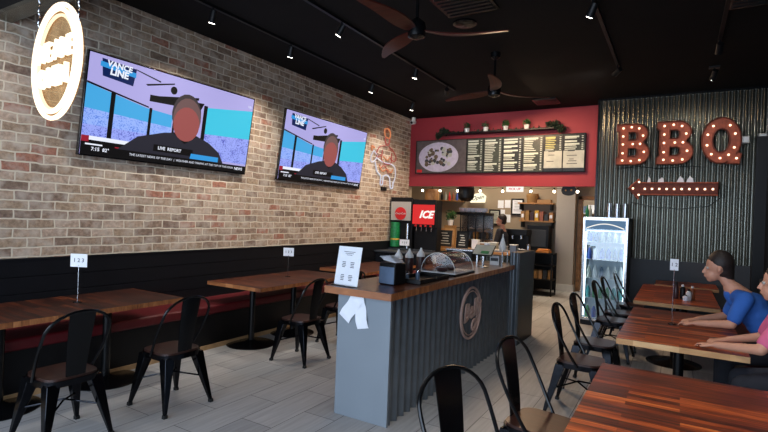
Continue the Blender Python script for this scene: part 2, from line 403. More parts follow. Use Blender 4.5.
# ------------------------------------------------------------------ room shell
XL, XR, YB, YF, ZC = -5.15, 1.09, 9.62, -1.6, 3.77
struct('floor', MB().bb(-7.2, 1.5, -1.8, 15.2, -.1, 0, 'floor'))
struct('ceiling', MB().bb(-7.2, 1.5, -1.8, 15.2, ZC, ZC + .12, 'ceiling'))
struct('wall_left', MB().bb(XL - .15, XL, -1.8, YB + .02, 0, ZC, 'brick'))
struct('wall_right', MB().bb(XR, XR + .15, -1.8, YB + .3, 0, ZC, 'black_plank'))
struct('wall_front', MB().bb(-5.3, 1.24, YF - .15, YF, 0, .35, 'black').bb(-5.3, 1.24, YF - .15, YF, 3.1, ZC, 'black')
       .bb(-5.3, -5.1, YF - .15, YF, .35, 3.1, 'black').bb(-3.2, -3.05, YF - .15, YF, .35, 3.1, 'black').bb(-1.1, -.95, YF - .15, YF, .35, 3.1, 'black').bb(1.0, 1.24, YF - .15, YF, .35, 3.1, 'black'))
# red header over the kitchen opening
struct('wall_back', MB().bb(XL - .15, -1.24, YB, YB + .14, 2.29, ZC, 'red_wall'))
# corrugated wall to the right, standing a little forward
CY = 9.22
struct('wall_back_right', MB().bb(-1.24, XR + .15, CY + .03, YB + .3, 0, ZC, 'black').bb(-1.24, XR, CY - .02, CY + .03, 0, 1.06, 'slate'))
def corrugated(mb, a, b, z0, z1, pitch, amp, m, out):
    """ribbed sheet from point a to b (x, y), ribs upright, OUT its outward normal"""
    L = math.hypot(b[0] - a[0], b[1] - a[1]); n = int(L / pitch * 14); dx, dy = (b[0] - a[0]) / n, (b[1] - a[1]) / n
    vs = []; fs = []
    for i in range(n + 1):
        h = amp * (.5 + .5 * math.sin(2 * PI * i * L / n / pitch)) ** 1.6
        for z in (z0, z1): vs.append((a[0] + dx * i + out[0] * h, a[1] + dy * i + out[1] * h, z))
    for i in range(n): fs.append((2 * i, 2 * i + 2, 2 * i + 3, 2 * i + 1))
    mb.add(vs, fs, m)
mb = MB(); corrugated(mb, (-1.24, CY + .01), (XR, CY + .01), 1.06, 3.74, .073, .032, 'galv', (0, -1)); o = struct('wall_back_cladding', mb, smooth=True, angle=60)
struct('trim_1', MB().bb(-1.25, XR, CY - .035, CY + .03, 3.735, ZC, 'black_metal').bb(-1.262, -1.232, CY - .03, YB, 0, ZC, 'black_metal'))
struct('trim_2', MB().bb(XR - .14, XR, CY - .16, CY - .02, 0, 3.0, 'black'))
# black shiplap wainscot above the bench
mb = MB(); z = 0.
while z < 1.05:
    mb.bb(XL, XL + .028, YF, YB - .3, z + .003, min(z + .152, 1.085), 'black_plank'); z += .155
mb.bb(XL, XL + .012, YF, YB - .3, 0, 1.08, 'black').bb(XL, XL + .034, YF, YB - .3, 1.082, 1.1, 'black_plank')
struct('wall_left_wainscot', mb)
# kitchen beyond the opening
struct('wall_kitchen_back', MB().bb(-7.2, -2.05, 12.4, 12.55, 0, ZC, 'kit_wall').bb(-1.62, -1.0, 12.4, 12.55, 0, ZC, 'kit_wall').bb(-2.05, -1.62, 12.4, 12.55, 2.25, ZC, 'kit_wall'))
struct('wall_kitchen_left', MB().bb(-7.2, -7.05, 9.6, 12.5, 0, ZC, 'kit_wall').bb(-7.2, -5.15, 9.62, 9.76, 0, ZC, 'kit_wall'))
struct('wall_kitchen_right', MB().bb(-1.24, -1.1, 9.76, 15.2, 0, ZC, 'kit_wall'))
struct('wall_store_back', MB().bb(-3.5, -1.0, 15.0, 15.15, 0, ZC, 'kit_wall').bb(-3.5, -3.35, 12.5, 15.1, 0, ZC, 'kit_wall'))
struct('wall_kitchen_column', MB().bb(-2.5, -2.08, 12.12, 12.4, 0, ZC, 'column_paint'))
struct('baseboard_kitchen', MB().bb(-2.52, -2.06, 12.1, 12.4, 0, .16, 'white_trim').bb(-1.62, -1.26, 12.38, 12.4, 0, .12, 'white_trim'))
struct('door_1', MB().bb(-2.05, -1.97, 12.36, 12.58, 0, 2.25, 'frame_wood').bb(-1.7, -1.62, 12.36, 12.58, 0, 2.25, 'frame_wood').bb(-2.05, -1.62, 12.36, 12.58, 2.17, 2.25, 'frame_wood'))
struct('baseboard_left', MB().bb(-4.605, -4.585, YF, 8.15, 0, .05, 'tan_trim'))

# ------------------------------------------------------------------ benches
b = thing('bench', 'long banquette with red vinyl seat and black base along the brick wall', 'bench', (-4.86, 3.3, 0))
MB().bb(-.255, .26, -4.85, 4.85, 0, .4, 'black').build('base', b, bevel=.004)
MB().bb(-.255, .285, -4.85, 4.85, .4, .5, 'vinyl').build('seat_cushion', b, bevel=.02)
b = thing('bench', 'short dark banquette against the right side wall behind the seated people', 'bench', (.82, 4.6, 0))
MB().bb(-.26, .26, -3.3, 3.9, 0, .38, 'black').build('base', b, bevel=.004)
MB().bb(-.28, .26, -3.3, 3.9, .38, .47, 'vinyl').build('seat_cushion', b, bevel=.02)
MB().bb(.16, .26, -3.3, 3.9, .47, .95, 'dark_cloth').build('backrest', b, bevel=.02)

# ------------------------------------------------------------------ chairs
def arc_pts(n, f): return [f(i / (n - 1)) for i in range(n)]
def make_chair(name, label, group, loc, rz):
    t = thing(name, label, 'chair', loc, rz, group)
    pl = []
    for i in range(32):
        a = 2 * PI * i / 32; c, s_ = math.cos(a), math.sin(a)
        pl.append((.175 * abs(c) ** .5 * (1 if c > 0 else -1), .175 * abs(s_) ** .5 * (1 if s_ > 0 else -1)))
    MB().prism(pl, .016, 'seat_wood', Matrix.Translation((0, 0, .447))).build('seat', t, bevel=.005)
    pl2 = [(x * 1.06, y * 1.06) for x, y in pl]
    MB().prism(pl2, .04, 'gunmetal', Matrix.Translation((0, 0, .407))).build('seat_frame', t, bevel=.008)
    for sx in (-1, 1):
        for sy in (-1, 1):
            yb = .215 if sy > 0 else -.24
            lg = MB().taper((sx * .215, yb, .012), (sx * .135, sy * .13, .43), (.024, .024), (.085, .085), 'gunmetal')
            lg.taper((sx * .217, yb + .004 * sy, .03), (sx * .16, sy * .155, .40), (.012, .012), (.02, .02), 'gunmetal')
            l = lg.build('leg', t, bevel=.004)
            MB().taper((sx * .216, yb, 0), (sx * .2145, yb, .026), (.032, .032), (.03, .03), 'rubber').build('foot_cap', l)
    MB().tube([(-.17, -.18, .22), (0, -.02, .26), (.17, .16, .22)], .007, 'gunmetal').tube([(.17, -.18, .22), (0, -.02, .268), (-.17, .16, .22)], .007, 'gunmetal').build('brace', t)
    def hoop(u):
        a = u * 2 - 1; s_ = 1 if a >= 0 else -1; q = abs(a)
        if q > .45:
            k = (1 - q) / .55           # 0 at the seat, 1 at the start of the arch
            return (s_ * (.185 + .03 * math.sin(k * PI * .62)), .01 - .18 * k ** .9, .43 + .32 * k)
        th = q / .45 * PI / 2
        return (s_ * .213 * math.sin(th) ** .95, -.17 - .065 * math.cos(th), .75 + .155 * math.cos(th))
    MB().tube(arc_pts(31, hoop), .0105, 'black_metal', 8).build('back_hoop', t)
    vs = []; fs = []
    for i in range(9):
        k = i / 8; w = .062 + .024 * k; y = -.165 - .072 * k ** 1.4; zz = .44 + .46 * k
        for dx, dy in ((-w, 0), (0, -.008), (w, 0), (w, .006), (0, -.002), (-w, .006)): vs.append((dx, y + dy, zz))
    for i in range(8):
        for j in range(6): fs.append((i * 6 + j, i * 6 + (j + 1) % 6, i * 6 + 6 + (j + 1) % 6, i * 6 + 6 + j))
    fs += [tuple(range(6))[::-1], tuple(48 + j for j in range(6))]
    MB().add(vs, fs, 'black_metal').build('splat', t)
    return t
RG = 'metal chairs along the right-hand tables'; LG = 'metal chairs along the left-hand tables'
ch = make_chair('dining_chair', 'black metal chair whose back hoop stands lowest and nearest at the bottom of the frame', RG, (-.71, 2.09, 0), -1.98)
for x, y, rz, lab in [
    (-.64, 2.93, -1.74, 'black metal chair with brown seat tucked at far left corner of the nearest table'),
    (-.67, 4.48, -1.62, 'black metal chair at near left corner of the table with the tall number stand'),
    (-.66, 5.24, -1.66, 'black metal chair at far left corner of the table with the tall number stand'),
    (-.65, 6.60, -1.62, 'black metal chair in front of the cooler, nearer of its table pair'),
    (-.63, 7.22, -1.60, 'black metal chair in front of the cooler, farther of its table pair'),
]: dup(ch, (x, y, 0), rz, lab, RG)
dup(ch, (-.56, 8.02, 0), -PI / 2, 'black metal chair seen edge-on against the right edge of the cooler door', RG)
for x, y, rz, lab in [
    (-3.62, 1.80, 1.57, 'dark metal chair with wood seat at lower left corner of the photo'),
    (-3.56, 2.61, 1.57, 'dark metal chair with wood seat at the far end of the nearest left table'),
    (-3.53, 4.20, 1.60, 'dark metal chair with round wood seat just left of the island end panel'),
    (-3.62, 5.10, 1.57, 'dark metal chair mostly hidden behind the pale end panel of the island'),
]: dup(ch, (x, y, 0), rz, lab, LG)

# ------------------------------------------------------------------ tables
def make_table(label, group, loc, w, l, cols, topm, edge, th=.042):
    t = thing('dining_table', label, 'table', loc, 0, group)
    mb = MB(); z0, z1 = .75 - th, .75
    a, b_ = w / 2, l / 2
    vs = [(-a, -b_, z0), (a, -b_, z0), (a, b_, z0), (-a, b_, z0), (-a, -b_, z1), (a, -b_, z1), (a, b_, z1), (-a, b_, z1)]
    mb.add(vs, [(0, 3, 2, 1), (4, 5, 6, 7)], topm); mb.add(vs, [(0, 1, 5, 4), (1, 2, 6, 5), (2, 3, 7, 6), (3, 0, 4, 7)], edge)
    mb.build('tabletop', t, smooth=False, bevel=.003)
    for cy in cols:
        c = MB().cyl((0, cy, .015), (0, cy, .70), .037, 'black_metal', 20).build('pedestal', t)
        MB().lathe([(.29, 0), (.29, .008), (.26, .018), (.08, .03), (.04, .05)], (0, cy, 0), 'black_metal', 32).build('base_disk', t)
        MB().box((0, cy, z0 - .006), (.3, .3, .012), 'black_metal').build('mounting_plate', t)
    return t
TR = 'reddish wood tables on the right'; TL_ = 'brown wood tables beside the brick wall'
make_table('large glossy reddish-brown wood table filling the lower right corner', TR, (.035, 2.52, 0), .83, 1.68, (-.45, .45), 'table_wood', 'edge_wood')
make_table('reddish wood table holding the tall number stand, before the blue-shirted person', TR, (.035, 5.02, 0), .83, 1.72, (-.45, .45), 'table_wood', 'edge_wood')
make_table('reddish wood table with pale edge beside the cooler', TR, (.0, 7.30, 0), .84, 1.84, (-.5, .5), 'table_wood', 'edge_wood')
t4 = make_table('small reddish wood table at the foot of the corrugated wall', TR, (.12, 8.72, 0), .8, .7, (0,), 'table_wood', 'edge_wood')
make_table('brown butcher-block table nearest on the left, holding a number card', TL_, (-4.49, 2.18, 0), .82, 1.84, (-.42, .42), 'table_wood_left', 'edge_brown')
make_table('brown wood table in the middle of the brick wall, holding a number card', TL_, (-4.40, 4.88, 0), .88, 1.76, (-.56, .18), 'table_wood_left', 'edge_brown')
make_table('brown wood table farthest along the brick wall, behind the paper notice', TL_, (-4.42, 7.0, 0), .9, 1.6, (-.4, .4), 'table_wood_left', 'edge_brown')

# number stands
def make_stand(label, loc, rz, h=.36, txt='1 2 3', cw=.11, chh=.09):
    t = thing('number_stand', label, 'table number', loc, rz, 'number cards on rods')
    MB().lathe([(.035, 0), (.035, .006), (.006, .012)], (0, 0, 0), 'black_metal', 20).build('base', t)
    MB().cyl((0, 0, .005), (0, 0, h - .04), .003, 'chrome', 8).build('rod', t)
    c = MB().box((0, 0, h), (cw, .004, chh), 'paper').build('card', t)
    textmesh('numbers', txt, chh * .42, 'ink', c, frame((0, -.0032, h), (1, 0, 0), (0, 0, 1)), .0006, bold=.0005)
    return t
make_stand('white number card on a thin rod on the nearest left table', (-4.51, 2.34, .75), .5, .37, '1 2 3', .15, .115)
make_stand('white number card on a thin rod on the middle left table', (-4.46, 5.0, .75), .5, .33, '1 2 3', .14, .11)
make_stand('white number card on a thin rod on the table before the blue-shirted person', (-.02, 5.08, .75), 0, .53, '1 2', .065, .10)
make_stand('small white number card on the dark drink station', (-4.60, 8.5, .93), .35, .17, '1 2 3', .19, .12)

# ------------------------------------------------------------------ island counter
isl = thing('island_counter', 'long island counter with pale end panel, corrugated side and dark wood top', 'counter', (0, 0, 0))
MB().bb(-2.335, -1.90, 3.275, 6.9, 0, .985, 'black').build('body', isl)
MB().bb(-2.35, -1.855, 3.25, 3.275, .0, .985, 'end_panel').build('end_panel', isl, bevel=.003)
mb = MB(); corrugated(mb, (-1.895, 3.28), (-1.895, 6.33), 0.0, .985, .112, .036, 'corr_blue', (1, 0)); mb.build('corrugated_side', isl, angle=60)
mb = MB(); vs = [(x, y, z) for z in (.985, 1.04) for x, y in ((-2.42, 3.15), (-1.80, 3.15), (-1.80, 6.35), (-2.42, 6.35))]
mb.add(vs, [(0, 3, 2, 1), (4, 5, 6, 7)], 'slab_wood').add(vs, [(0, 1, 5, 4), (1, 2, 6, 5), (2, 3, 7, 6), (3, 0, 4, 7)], 'edge_brown')
mb.build('countertop', isl, smooth=False, bevel=.004)
mb = MB().bb(-1.87, -1.74, 6.36, 7.1, 0, 1.2, 'black'); corrugated(mb, (-1.87, 6.355), (-1.74, 6.355), 0, 1.2, .08, .02, 'corr_blue', (0, -1)); mb.build('end_post', isl)
MB().bb(-3.0, -1.87, 6.36, 7.1, 0, 1.0, 'black').build('service_ledge', isl)
# emblem on the side
em = MB(); T = frame((-1.845, 4.95, .625), (0, 1, 0), (0, 0, 1))
R_ = .265
for rr, th in ((R_, .013), (R_ - .035, .006)):
    em.tube([(-1.85, 4.95 + rr * math.cos(a) * 1.08, .625 + rr * math.sin(a)) for a in [2 * PI * i / 48 for i in range(48)]], th, 'emblem', 8, True)
eo = em.build('emblem_ring', isl)
textmesh('emblem_lettering', 'Belly', .25, 'emblem', eo, frame((-1.85, 4.98, .65), (0, 1, .12), (0, -.12, 1)), .008, shear=.35, bold=.006)
textmesh('emblem_lettering', 'Q', .17, 'emblem', eo, frame((-1.85, 5.03, .48), (0, 1, 0), (0, 0, 1)), .008, shear=.3, bold=.006)
# taped receipts on the end panel
for (x, z, a, w, h, lab) in [(-2.215, .875, -.62, .115, .24, 'left white paper strip taped slanting to the pale end panel'),
                             (-2.125, .855, .20, .105, .27, 'right white paper strip taped to the pale end panel below the napkin holder')]:
    T = Matrix.Translation((x, 3.245, z)) @ Matrix.Rotation(-a, 4, 'Y')
    p = MB(); n = 8
    vs = [(s_ * w / 2, -.004 - .008 * math.sin(k * 1.3) - d, h / 2 - h * k / n) for d in (0, .001) for k in range(n + 1) for s_ in (-1, 1)]
    fs = [(2 * k, 2 * k + 1, 2 * k + 3, 2 * k + 2) for k in range(n)] + [(18 + 2 * k, 18 + 2 * k + 2, 18 + 2 * k + 3, 18 + 2 * k + 1) for k in range(n)]
    tag(p.add(vs, fs, 'paper', T).build('paper_strip'), lab, 'paper', 'paper strips on the end panel')
# paper notice leaning on the counter
t = thing('notice', 'white printed notice standing in a holder on the near end of the island', 'notice', (-2.285, 3.25, 1.04), -.12)
T = Matrix.Rotation(-.16, 4, 'X')
MB().box((0, 0, .16), (.25, .003, .315), 'paper', T).build('sheet', t)
nb = MB()
for k in range(3): nb.box((0, -.0035, .275 - k * .013), (.12 - .03 * k, .001, .004), 'ink', T)
for cx, cz in ((-.045, .19), (.045, .19), (-.045, .085), (.04, .085)):
    for k in range(4): nb.box((cx, -.0035, cz - k * .013), (.03 + .02 * random.random(), .001, .006), 'ink', T)
nb.build('printed_lines', t)
MB().box((0, .0, .004), (.235, .09, .008), 'dome').box((0, .004, .15), (.235, .003, .3), 'dome', T).build('acrylic_holder', t)
# napkin dispenser
t = thing('napkin_dispenser', 'black napkin dispenser with blue-grey face on the island beside the notice', 'napkin dispenser', (-2.07, 3.62, 1.04), -.12)
MB().bb(-.085, .085, -.07, .09, 0, .185, 'black').build('body', t, bevel=.012)
MB().bb(-.078, .078, -.077, -.069, .008, .15, 'napkin_face').build('front_plate', t, bevel=.003)
n = MB()
for k in range(6): n.box((0, -.01, .2 + .004 * k), (.13 - .006 * k, .12, .0035), 'paper', Matrix.Rotation(.12 - .05 * k, 4, 'Y') @ Matrix.Translation((0, 0, .004 * k)))
n.build('napkins', t)
# sauce bottles and tray
tr = tag(MB().bb(-.14, .14, -.30, .30, 0, .006, 'black').bb(-.14, -.134, -.3, .3, 0, .04, 'black').bb(.134, .14, -.3, .3, 0, .04, 'black').bb(-.14, .14, -.3, -.294, 0, .04, 'black').bb(-.14, .14, .294, .3, 0, .04, 'black')
     .build('tray', loc=(-2.0, 4.05, 1.04), bevel=.002), 'low black tray on the island in front of the sauce bottles', 'tray')
def bottle(label, loc, m):
    t = thing('sauce_bottle', label, 'bottle', loc, 0, 'white-capped sauce bottles on the island')
    MB().lathe([(.04, 0), (.043, .01), (.043, .15), (.038, .165)], (0, 0, 0), m, 20).build('bottle_body', t)
    MB().lathe([(.044, .158), (.044, .18), (.03, .205), (.015, .225), (.008, .25)], (0, 0, 0), 'white', 20).build('cap', t)
bottle('leftmost white-capped squeeze bottle, light brown sauce', (-2.36, 4.25, 1.04), 'ketchup')
bottle('middle white-capped squeeze bottle, dark red sauce', (-2.345, 4.45, 1.04), 'sauce2')
bottle('rightmost white-capped squeeze bottle, dark sauce', (-2.33, 4.68, 1.04), 'sauce2')
for k, (x, y) in enumerate([(-2.05, 3.86), (-1.99, 3.95)]):
    t = thing('salt_shaker', ['shorter', 'taller'][k] + ' steel-topped glass shaker beside the napkin dispenser', 'shaker', (x, y, 1.047), 0, 'glass shakers on the tray')
    MB().lathe([(.02, 0), (.021, .01), (.018, .055 + .02 * k)], (0, 0, 0), 'napkin_face', 14).build('jar', t)
    MB().lathe([(.02, .055 + .02 * k), (.02, .07 + .02 * k), (.006, .084 + .02 * k)], (0, 0, 0), 'chrome', 14).build('lid', t)
# roll-top dome
t = thing('pastry_dome', 'clear roll-top pastry dome over a tray on the island', 'display dome', (-2.06, 4.78, 1.04), 0)
MB().bb(-.2, .2, -.27, .27, 0, .02, 'black').build('base', t, bevel=.004)
MB().bb(-.19, .19, -.25, .25, .02, .03, 'white').build('liner', t)
mb = MB(); vs = []; fs = []; n = 14
for d in (0, .004):
    for i in range(n + 1):
        a = PI * i / n
        for y in (-.25, .25): vs.append((-(.185 - d) * math.cos(a), y, .03 + (.19 - d) * math.sin(a)))
m_ = 2 * (n + 1)
for i in range(n): fs += [(2 * i, 2 * i + 1, 2 * i + 3, 2 * i + 2), (m_ + 2 * i, m_ + 2 * i + 2, m_ + 2 * i + 3, m_ + 2 * i + 1)]
mb.add(vs, fs, 'dome')
for y in (-.25, .25): mb.add([(-.185 * math.cos(PI * i / n), y, .03 + .19 * math.sin(PI * i / n)) for i in range(n + 1)], [tuple(range(n + 1))], 'dome')
do = mb.build('cover', t)
mb = MB()
for y in (-.25, .25): mb.tube([(-.187 * math.cos(PI * i / n), y, .03 + .192 * math.sin(PI * i / n)) for i in range(n + 1)], .0035, 'white', 6)  # white lines paint in the bright edges of the clear cover
for a_ in (0, n // 3, n): mb.tube([(-.187 * math.cos(PI * a_ / n), -.25, .03 + .192 * math.sin(PI * a_ / n)), (-.187 * math.cos(PI * a_ / n), .25, .03 + .192 * math.sin(PI * a_ / n))], .0025, 'white', 6)
mb.build('rim', do)
for k in range(4):
    tag(MB().ball((0, 0, 0), .055, 'sauce2' if k % 2 else 'ketchup', 12, (1.25, 1, .6)).build('pastry', loc=(-2.17 + .13 * (k % 2), 4.58 + .2 * (k // 2), 1.102)),
        ['brown pastry nearest under the dome, left', 'dark pastry nearest under the dome, right', 'brown pastry at the far side under the dome, left', 'dark pastry at the far side under the dome, right'][k], 'pastry', 'pastries under the dome')
# tablet till, riser with printer, bottles at the far end
t = thing('till_screen', 'slanted pale green touch screen on a post near far end of the island', 'till', (-2.02, 5.75, 1.04), 0)
MB().lathe([(.07, 0), (.07, .01), (.02, .02)], (0, 0, 0), 'chrome', 20).cyl((0, 0, .01), (0, .02, .17), .012, 'chrome').build('stand', t)
T = Matrix.Translation((0, .02, .2)) @ Matrix.Rotation(-.95, 4, 'X')
MB().box((0, 0, 0), (.25, .014, .2), 'black', T).build('case', t, bevel=.003); MB().box((0, -.009, 0), (.23, .004, .18), 'menu_pale', T).box((0.03, -.012, -.05), (.1, .002, .05), 'green', T).build('screen', t)
t = thing('equipment_riser', 'white-topped steel riser shelf standing at the far end of the island', 'shelf', (-2.03, 6.2, 1.04))
MB().bb(-.2, .15, -.12, .12, .17, .19, 'white').build('shelf_top', t, bevel=.003)
for sx in (-.19, .14):
    for sy in (-.11, .11): MB().bb(sx - .008, sx + .008, sy - .008, sy + .008, 0, .17, 'chrome').build('leg', t)
tag(MB().bb(-.06, .06, -.08, .08, 0, .12, 'white').bb(-.05, .05, -.083, -.079, .05, .09, 'slate').build('receipt_printer', loc=(-2.0, 6.2, 1.04), bevel=.006), 'white receipt printer under the riser shelf on the island', 'printer')
t = thing('squeeze_bottle', 'white cone-shaped squeeze bottle standing on the riser shelf', 'bottle', (-1.93, 6.22, 1.23))
MB().lathe([(.045, 0), (.045, .05), (.03, .1)], (0, 0, 0), 'white', 18).build('bottle_body', t); MB().lathe([(.03, .1), (.008, .17), (.004, .21)], (0, 0, 0), 'white', 18).build('nozzle', t)
tag(MB().lathe([(.03, 0), (.038, .08), (.04, .08)], (0, 0, 0), 'paper', 16).build('paper_cup', loc=(-2.13, 6.2, 1.23)), 'small white paper cup on the riser shelf', 'cup')
t = thing('pos_monitor', 'black boxy till with silver top edge left of the touch screen', 'till', (-2.62, 6.6, 1.0))
MB().bb(-.19, .19, -.15, .15, 0, .17, 'black').build('cabinet', t, bevel=.006); MB().bb(-.2, .2, -.16, .16, .17, .185, 'chrome').build('top_plate', t)

# ------------------------------------------------------------------ drink station (left back)
t = thing('drink_station', 'black drink station cabinet standing under the soda machines', 'cabinet', (0, 0, 0))
MB().bb(-5.11, -4.02, 8.25, 9.14, 0, .9, 'black').build('body', t, bevel=.004)
MB().bb(-5.115, -4.0, 8.22, 9.16, .9, .93, 'slate').build('countertop', t, bevel=.003)
for x in (-4.83, -4.3): MB().bb(x - .25, x + .25, 8.235, 8.25, .06, .86, 'black_plank').build('door', t, bevel=.003)
t = thing('soda_machine', 'grey soda machine with round red logo beside the brick wall', 'soda machine', (-4.87, 9.0, .93))
MB().bb(-.25, .25, -.16, .14, 0, 1.05, 'black').bb(-.25, .25, -.2, -.16, .56, 1.07, 'black').build('cabinet', t, bevel=.01)
p = MB().bb(-.23, .23, -.215, -.2, .60, .98, 'column_paint').build('front_panel', t, bevel=.004)
T = frame((0, -.216, .74), (1, 0, 0), (0, 0, 1))
MB().prism([(.13 * math.cos(a), .13 * math.sin(a)) for a in [2 * PI * i / 32 for i in range(32)]], .008, 'redlabel', T).build('logo_disc', p)
textmesh('logo_lettering', 'Coca-Cola', .055, 'white', p, frame((0, -.227, .74), (1, 0, 0), (0, 0, 1)), .001, shear=.3)
MB().cyl((-.13, -.18, .06), (-.13, -.18, .56), .1, 'green', 20).build('green_urn', t)
MB().cyl((-.13, -.18, .2), (-.13, -.18, .23), .102, 'yellow', 20).build('label_band', t)
MB().cyl((.17, -.2, .03), (.17, -.2, .54), .035, 'chrome').build('steel_column', t)
MB().bb(-.24, .24, -.25, -.05, 0, .03, 'slate').build('drip_tray', t)
t = thing('soda_machine', 'black soda machine with glowing red sign above its nozzles', 'soda machine', (-4.35, 9.0, .93))
MB().bb(-.25, .25, -.1, .12, 0, 1.03, 'black').bb(-.25, .25, -.2, -.1, .48, 1.03, 'black').build('cabinet', t, bevel=.008)
p = MB().bb(-.245, .235, -.214, -.2, .54, .93, 'red_sign').build('lit_sign', t, bevel=.003)
textmesh('sign_lettering', 'ICE', .2, 'white_sign', p, frame((.05, -.216, .73), (1, 0, 0), (0, 0, 1)), .002, shear=.35, bold=.008)
for k in range(4):
    MB().cyl((-.17 + .11 * k, -.16, .40), (-.17 + .11 * k, -.16, .48), .014, 'chrome', 10).build('nozzle', t)
    MB().bb(-.19 + .11 * k, -.15 + .11 * k, -.21, -.2, .49, .53, 'redlabel').build('flavour_button', t)
MB().bb(-.24, .24, -.25, -.1, 0, .03, 'slate').build('drip_tray', t)

# ------------------------------------------------------------------ cashier counter under the red header
t = thing('cashier_counter', 'corrugated-front cashier counter with wood ledge below the menu board', 'counter', (0, 0, 0))
MB().bb(-4.5, -2.6, 9.48, 10.3, 0, .93, 'black').build('body', t)
mb = MB(); corrugated(mb, (-4.5, 9.475), (-2.6, 9.475), 0, .93, .085, .025, 'galv', (0, -1)); mb.build('corrugated_front', t, angle=60)
MB().bb(-4.55, -2.58, 9.4, 10.32, .93, .98, 'frame_wood').build('ledge', t, bevel=.004)
def chalkboard(label, x, w, h, fm, y=9.5):
    t = thing('chalkboard', label, 'chalkboard', (x, y, .98)); T = Matrix.Rotation(-.12, 4, 'X')
    mb = MB().box((0, 0, .02), (w, .02, .04), fm, T).box((0, 0, h - .02), (w, .02, .04), fm, T).box((-w / 2 + .02, 0, h / 2), (.04, .02, h), fm, T).box((w / 2 - .02, 0, h / 2), (.04, .02, h), fm, T)
    mb.build('frame', t)
    p = MB().box((0, .002, h / 2), (w - .06, .012, h - .06), 'chalk', T).build('board', t)
    q = MB()
    for k in range(5): q.box((random.uniform(-.02, .02), -.006, h * (.24 + .13 * k)), (w * random.uniform(.3, .6), .002, .018), 'chalk_text', T)
    q.build('chalk_lines', p)
chalkboard('wood-framed chalkboard leaning on the cashier ledge beside the red soda sign', -4.20, .42, .42, 'frame_wood')
chalkboard('black-framed chalkboard right of the wood-framed one on the cashier ledge', -3.80, .26, .38, 'black')
t = thing('potted_plant', 'small potted plant with green leaves behind the wood-framed chalkboard', 'plant', (-4.2, 9.8, .98))
MB().bb(-.1, .1, -.1, .1, 0, .48, 'wicker').build('stand', t); MB().lathe([(.05, .48), (.065, .6), (.06, .6)], (0, 0, 0), 'white', 16).build('pot', t)
mb = MB(); leaves(mb, (0, 0, .7), .12, 90, 'green2', .05); mb.build('foliage', t, smooth=False)
for k, (x, w, h, m, lab) in enumerate([(-3.55, .13, .2, 'paper', 'tall white container left on the cashier ledge'), (-3.36, .15, .15, 'cardboard', 'tan container second along the cashier ledge'),
                                    (-3.17, .16, .17, 'menu_pale', 'pale container third along the cashier ledge'), (-2.97, .15, .11, 'white', 'low white container fourth along the cashier ledge'), (-2.76, .13, .15, 'napkin_face', 'grey container last along the cashier ledge')]):
    t = thing('food_container', lab, 'container', (x, 9.62, .98), 0, 'containers on the cashier ledge')
    MB().bb(-w / 2, w / 2, -.07, .07, 0, h, m).build('tub', t, bevel=.008); MB().bb(-w / 2 - .005, w / 2 + .005, -.075, .075, h, h + .015, 'white').build('lid', t)

# ------------------------------------------------------------------ kitchen beyond
def shelf_unit(name, label, cat, x0, x1, y0, y1, z0, z1, n, m, cols=2):
    t = thing(name, label, cat, ((x0 + x1) / 2, (y0 + y1) / 2, z0)); a, b_ = (x1 - x0) / 2, (y1 - y0) / 2; H = z1 - z0
    for i in range(n): MB().bb(-a, a, -b_, b_, H * (i + .08) / n, H * (i + .08) / n + .02, m).build('shelf', t)
    for sx in (-a + .015, a - .015):
        for sy in (-b_ + .015, b_ - .015): MB().bb(sx - .015, sx + .015, sy - .015, sy + .015, 0, H, m).build('upright', t)
    MB().bb(-a, a, -b_, b_, H - .02, H, m).build('top', t)
    return t
# back work counter
t = thing('kitchen_counter', 'dark back work counter along the tan kitchen wall', 'counter', (-4.3, 12.05, 0))
MB().bb(-1.6, 1.5, -.33, .33, 0, .88, 'black').build('body', t); MB().bb(-1.62, 1.52, -.36, .34, .88, .92, 'chrome').build('worktop', t, bevel=.003)
# holding cabinet in mid kitchen
t = thing('glass_cabinet', 'dark glass-fronted holding cabinet with upright mullions in mid kitchen', 'cabinet', (-4.02, 10.68, 0))
MB().bb(-.38, .38, -.3, .3, 0, .95, 'black').bb(-.38, .38, -.3, .3, 1.7, 1.76, 'black').bb(-.38, .38, .26, .3, .95, 1.7, 'chrome').build('case', t)
for k in range(5): MB().bb(-.38 + .18 * k, -.355 + .18 * k, -.3, -.28, .95, 1.7, 'black').build('mullion', t)
for z in (1.15, 1.4): MB().bb(-.36, .36, -.26, .26, z, z + .015, 'chrome').build('shelf', t)
mb = MB()
for k in range(4): tag(MB().lathe([(.06, 0), (.075, .12), (.07, .16)], (0, 0, 0), ['paper', 'napkin_face', 'wicker', 'slate'][k], 14).build('food_tub', loc=(-4.28 + .17 * k, 10.66, 1.165)),
    ['white tub at left end inside the dark glass cabinet', 'grey tub second inside the dark glass cabinet', 'tan tub third inside the dark glass cabinet', 'dark tub at right end inside the dark glass cabinet'][k], 'tub', 'tubs in the glass cabinet')
# white dishes on top
for k in range(5):
    tag(MB().lathe([(.03, 0), (.07, .02), (.085, .10), (.08, .10)], (0, 0, 0), 'paper', 16).build('bowl', loc=(-4.28 + .13 * k, 10.66, 1.76)), ['white bowl at left end on top of the dark glass cabinet', 'white bowl second from left on the glass cabinet', 'white bowl middle of the five on the glass cabinet', 'white bowl second from right on the glass cabinet', 'white bowl at right end on top of the dark glass cabinet'][k], 'bowl', 'white bowls on the glass cabinet')
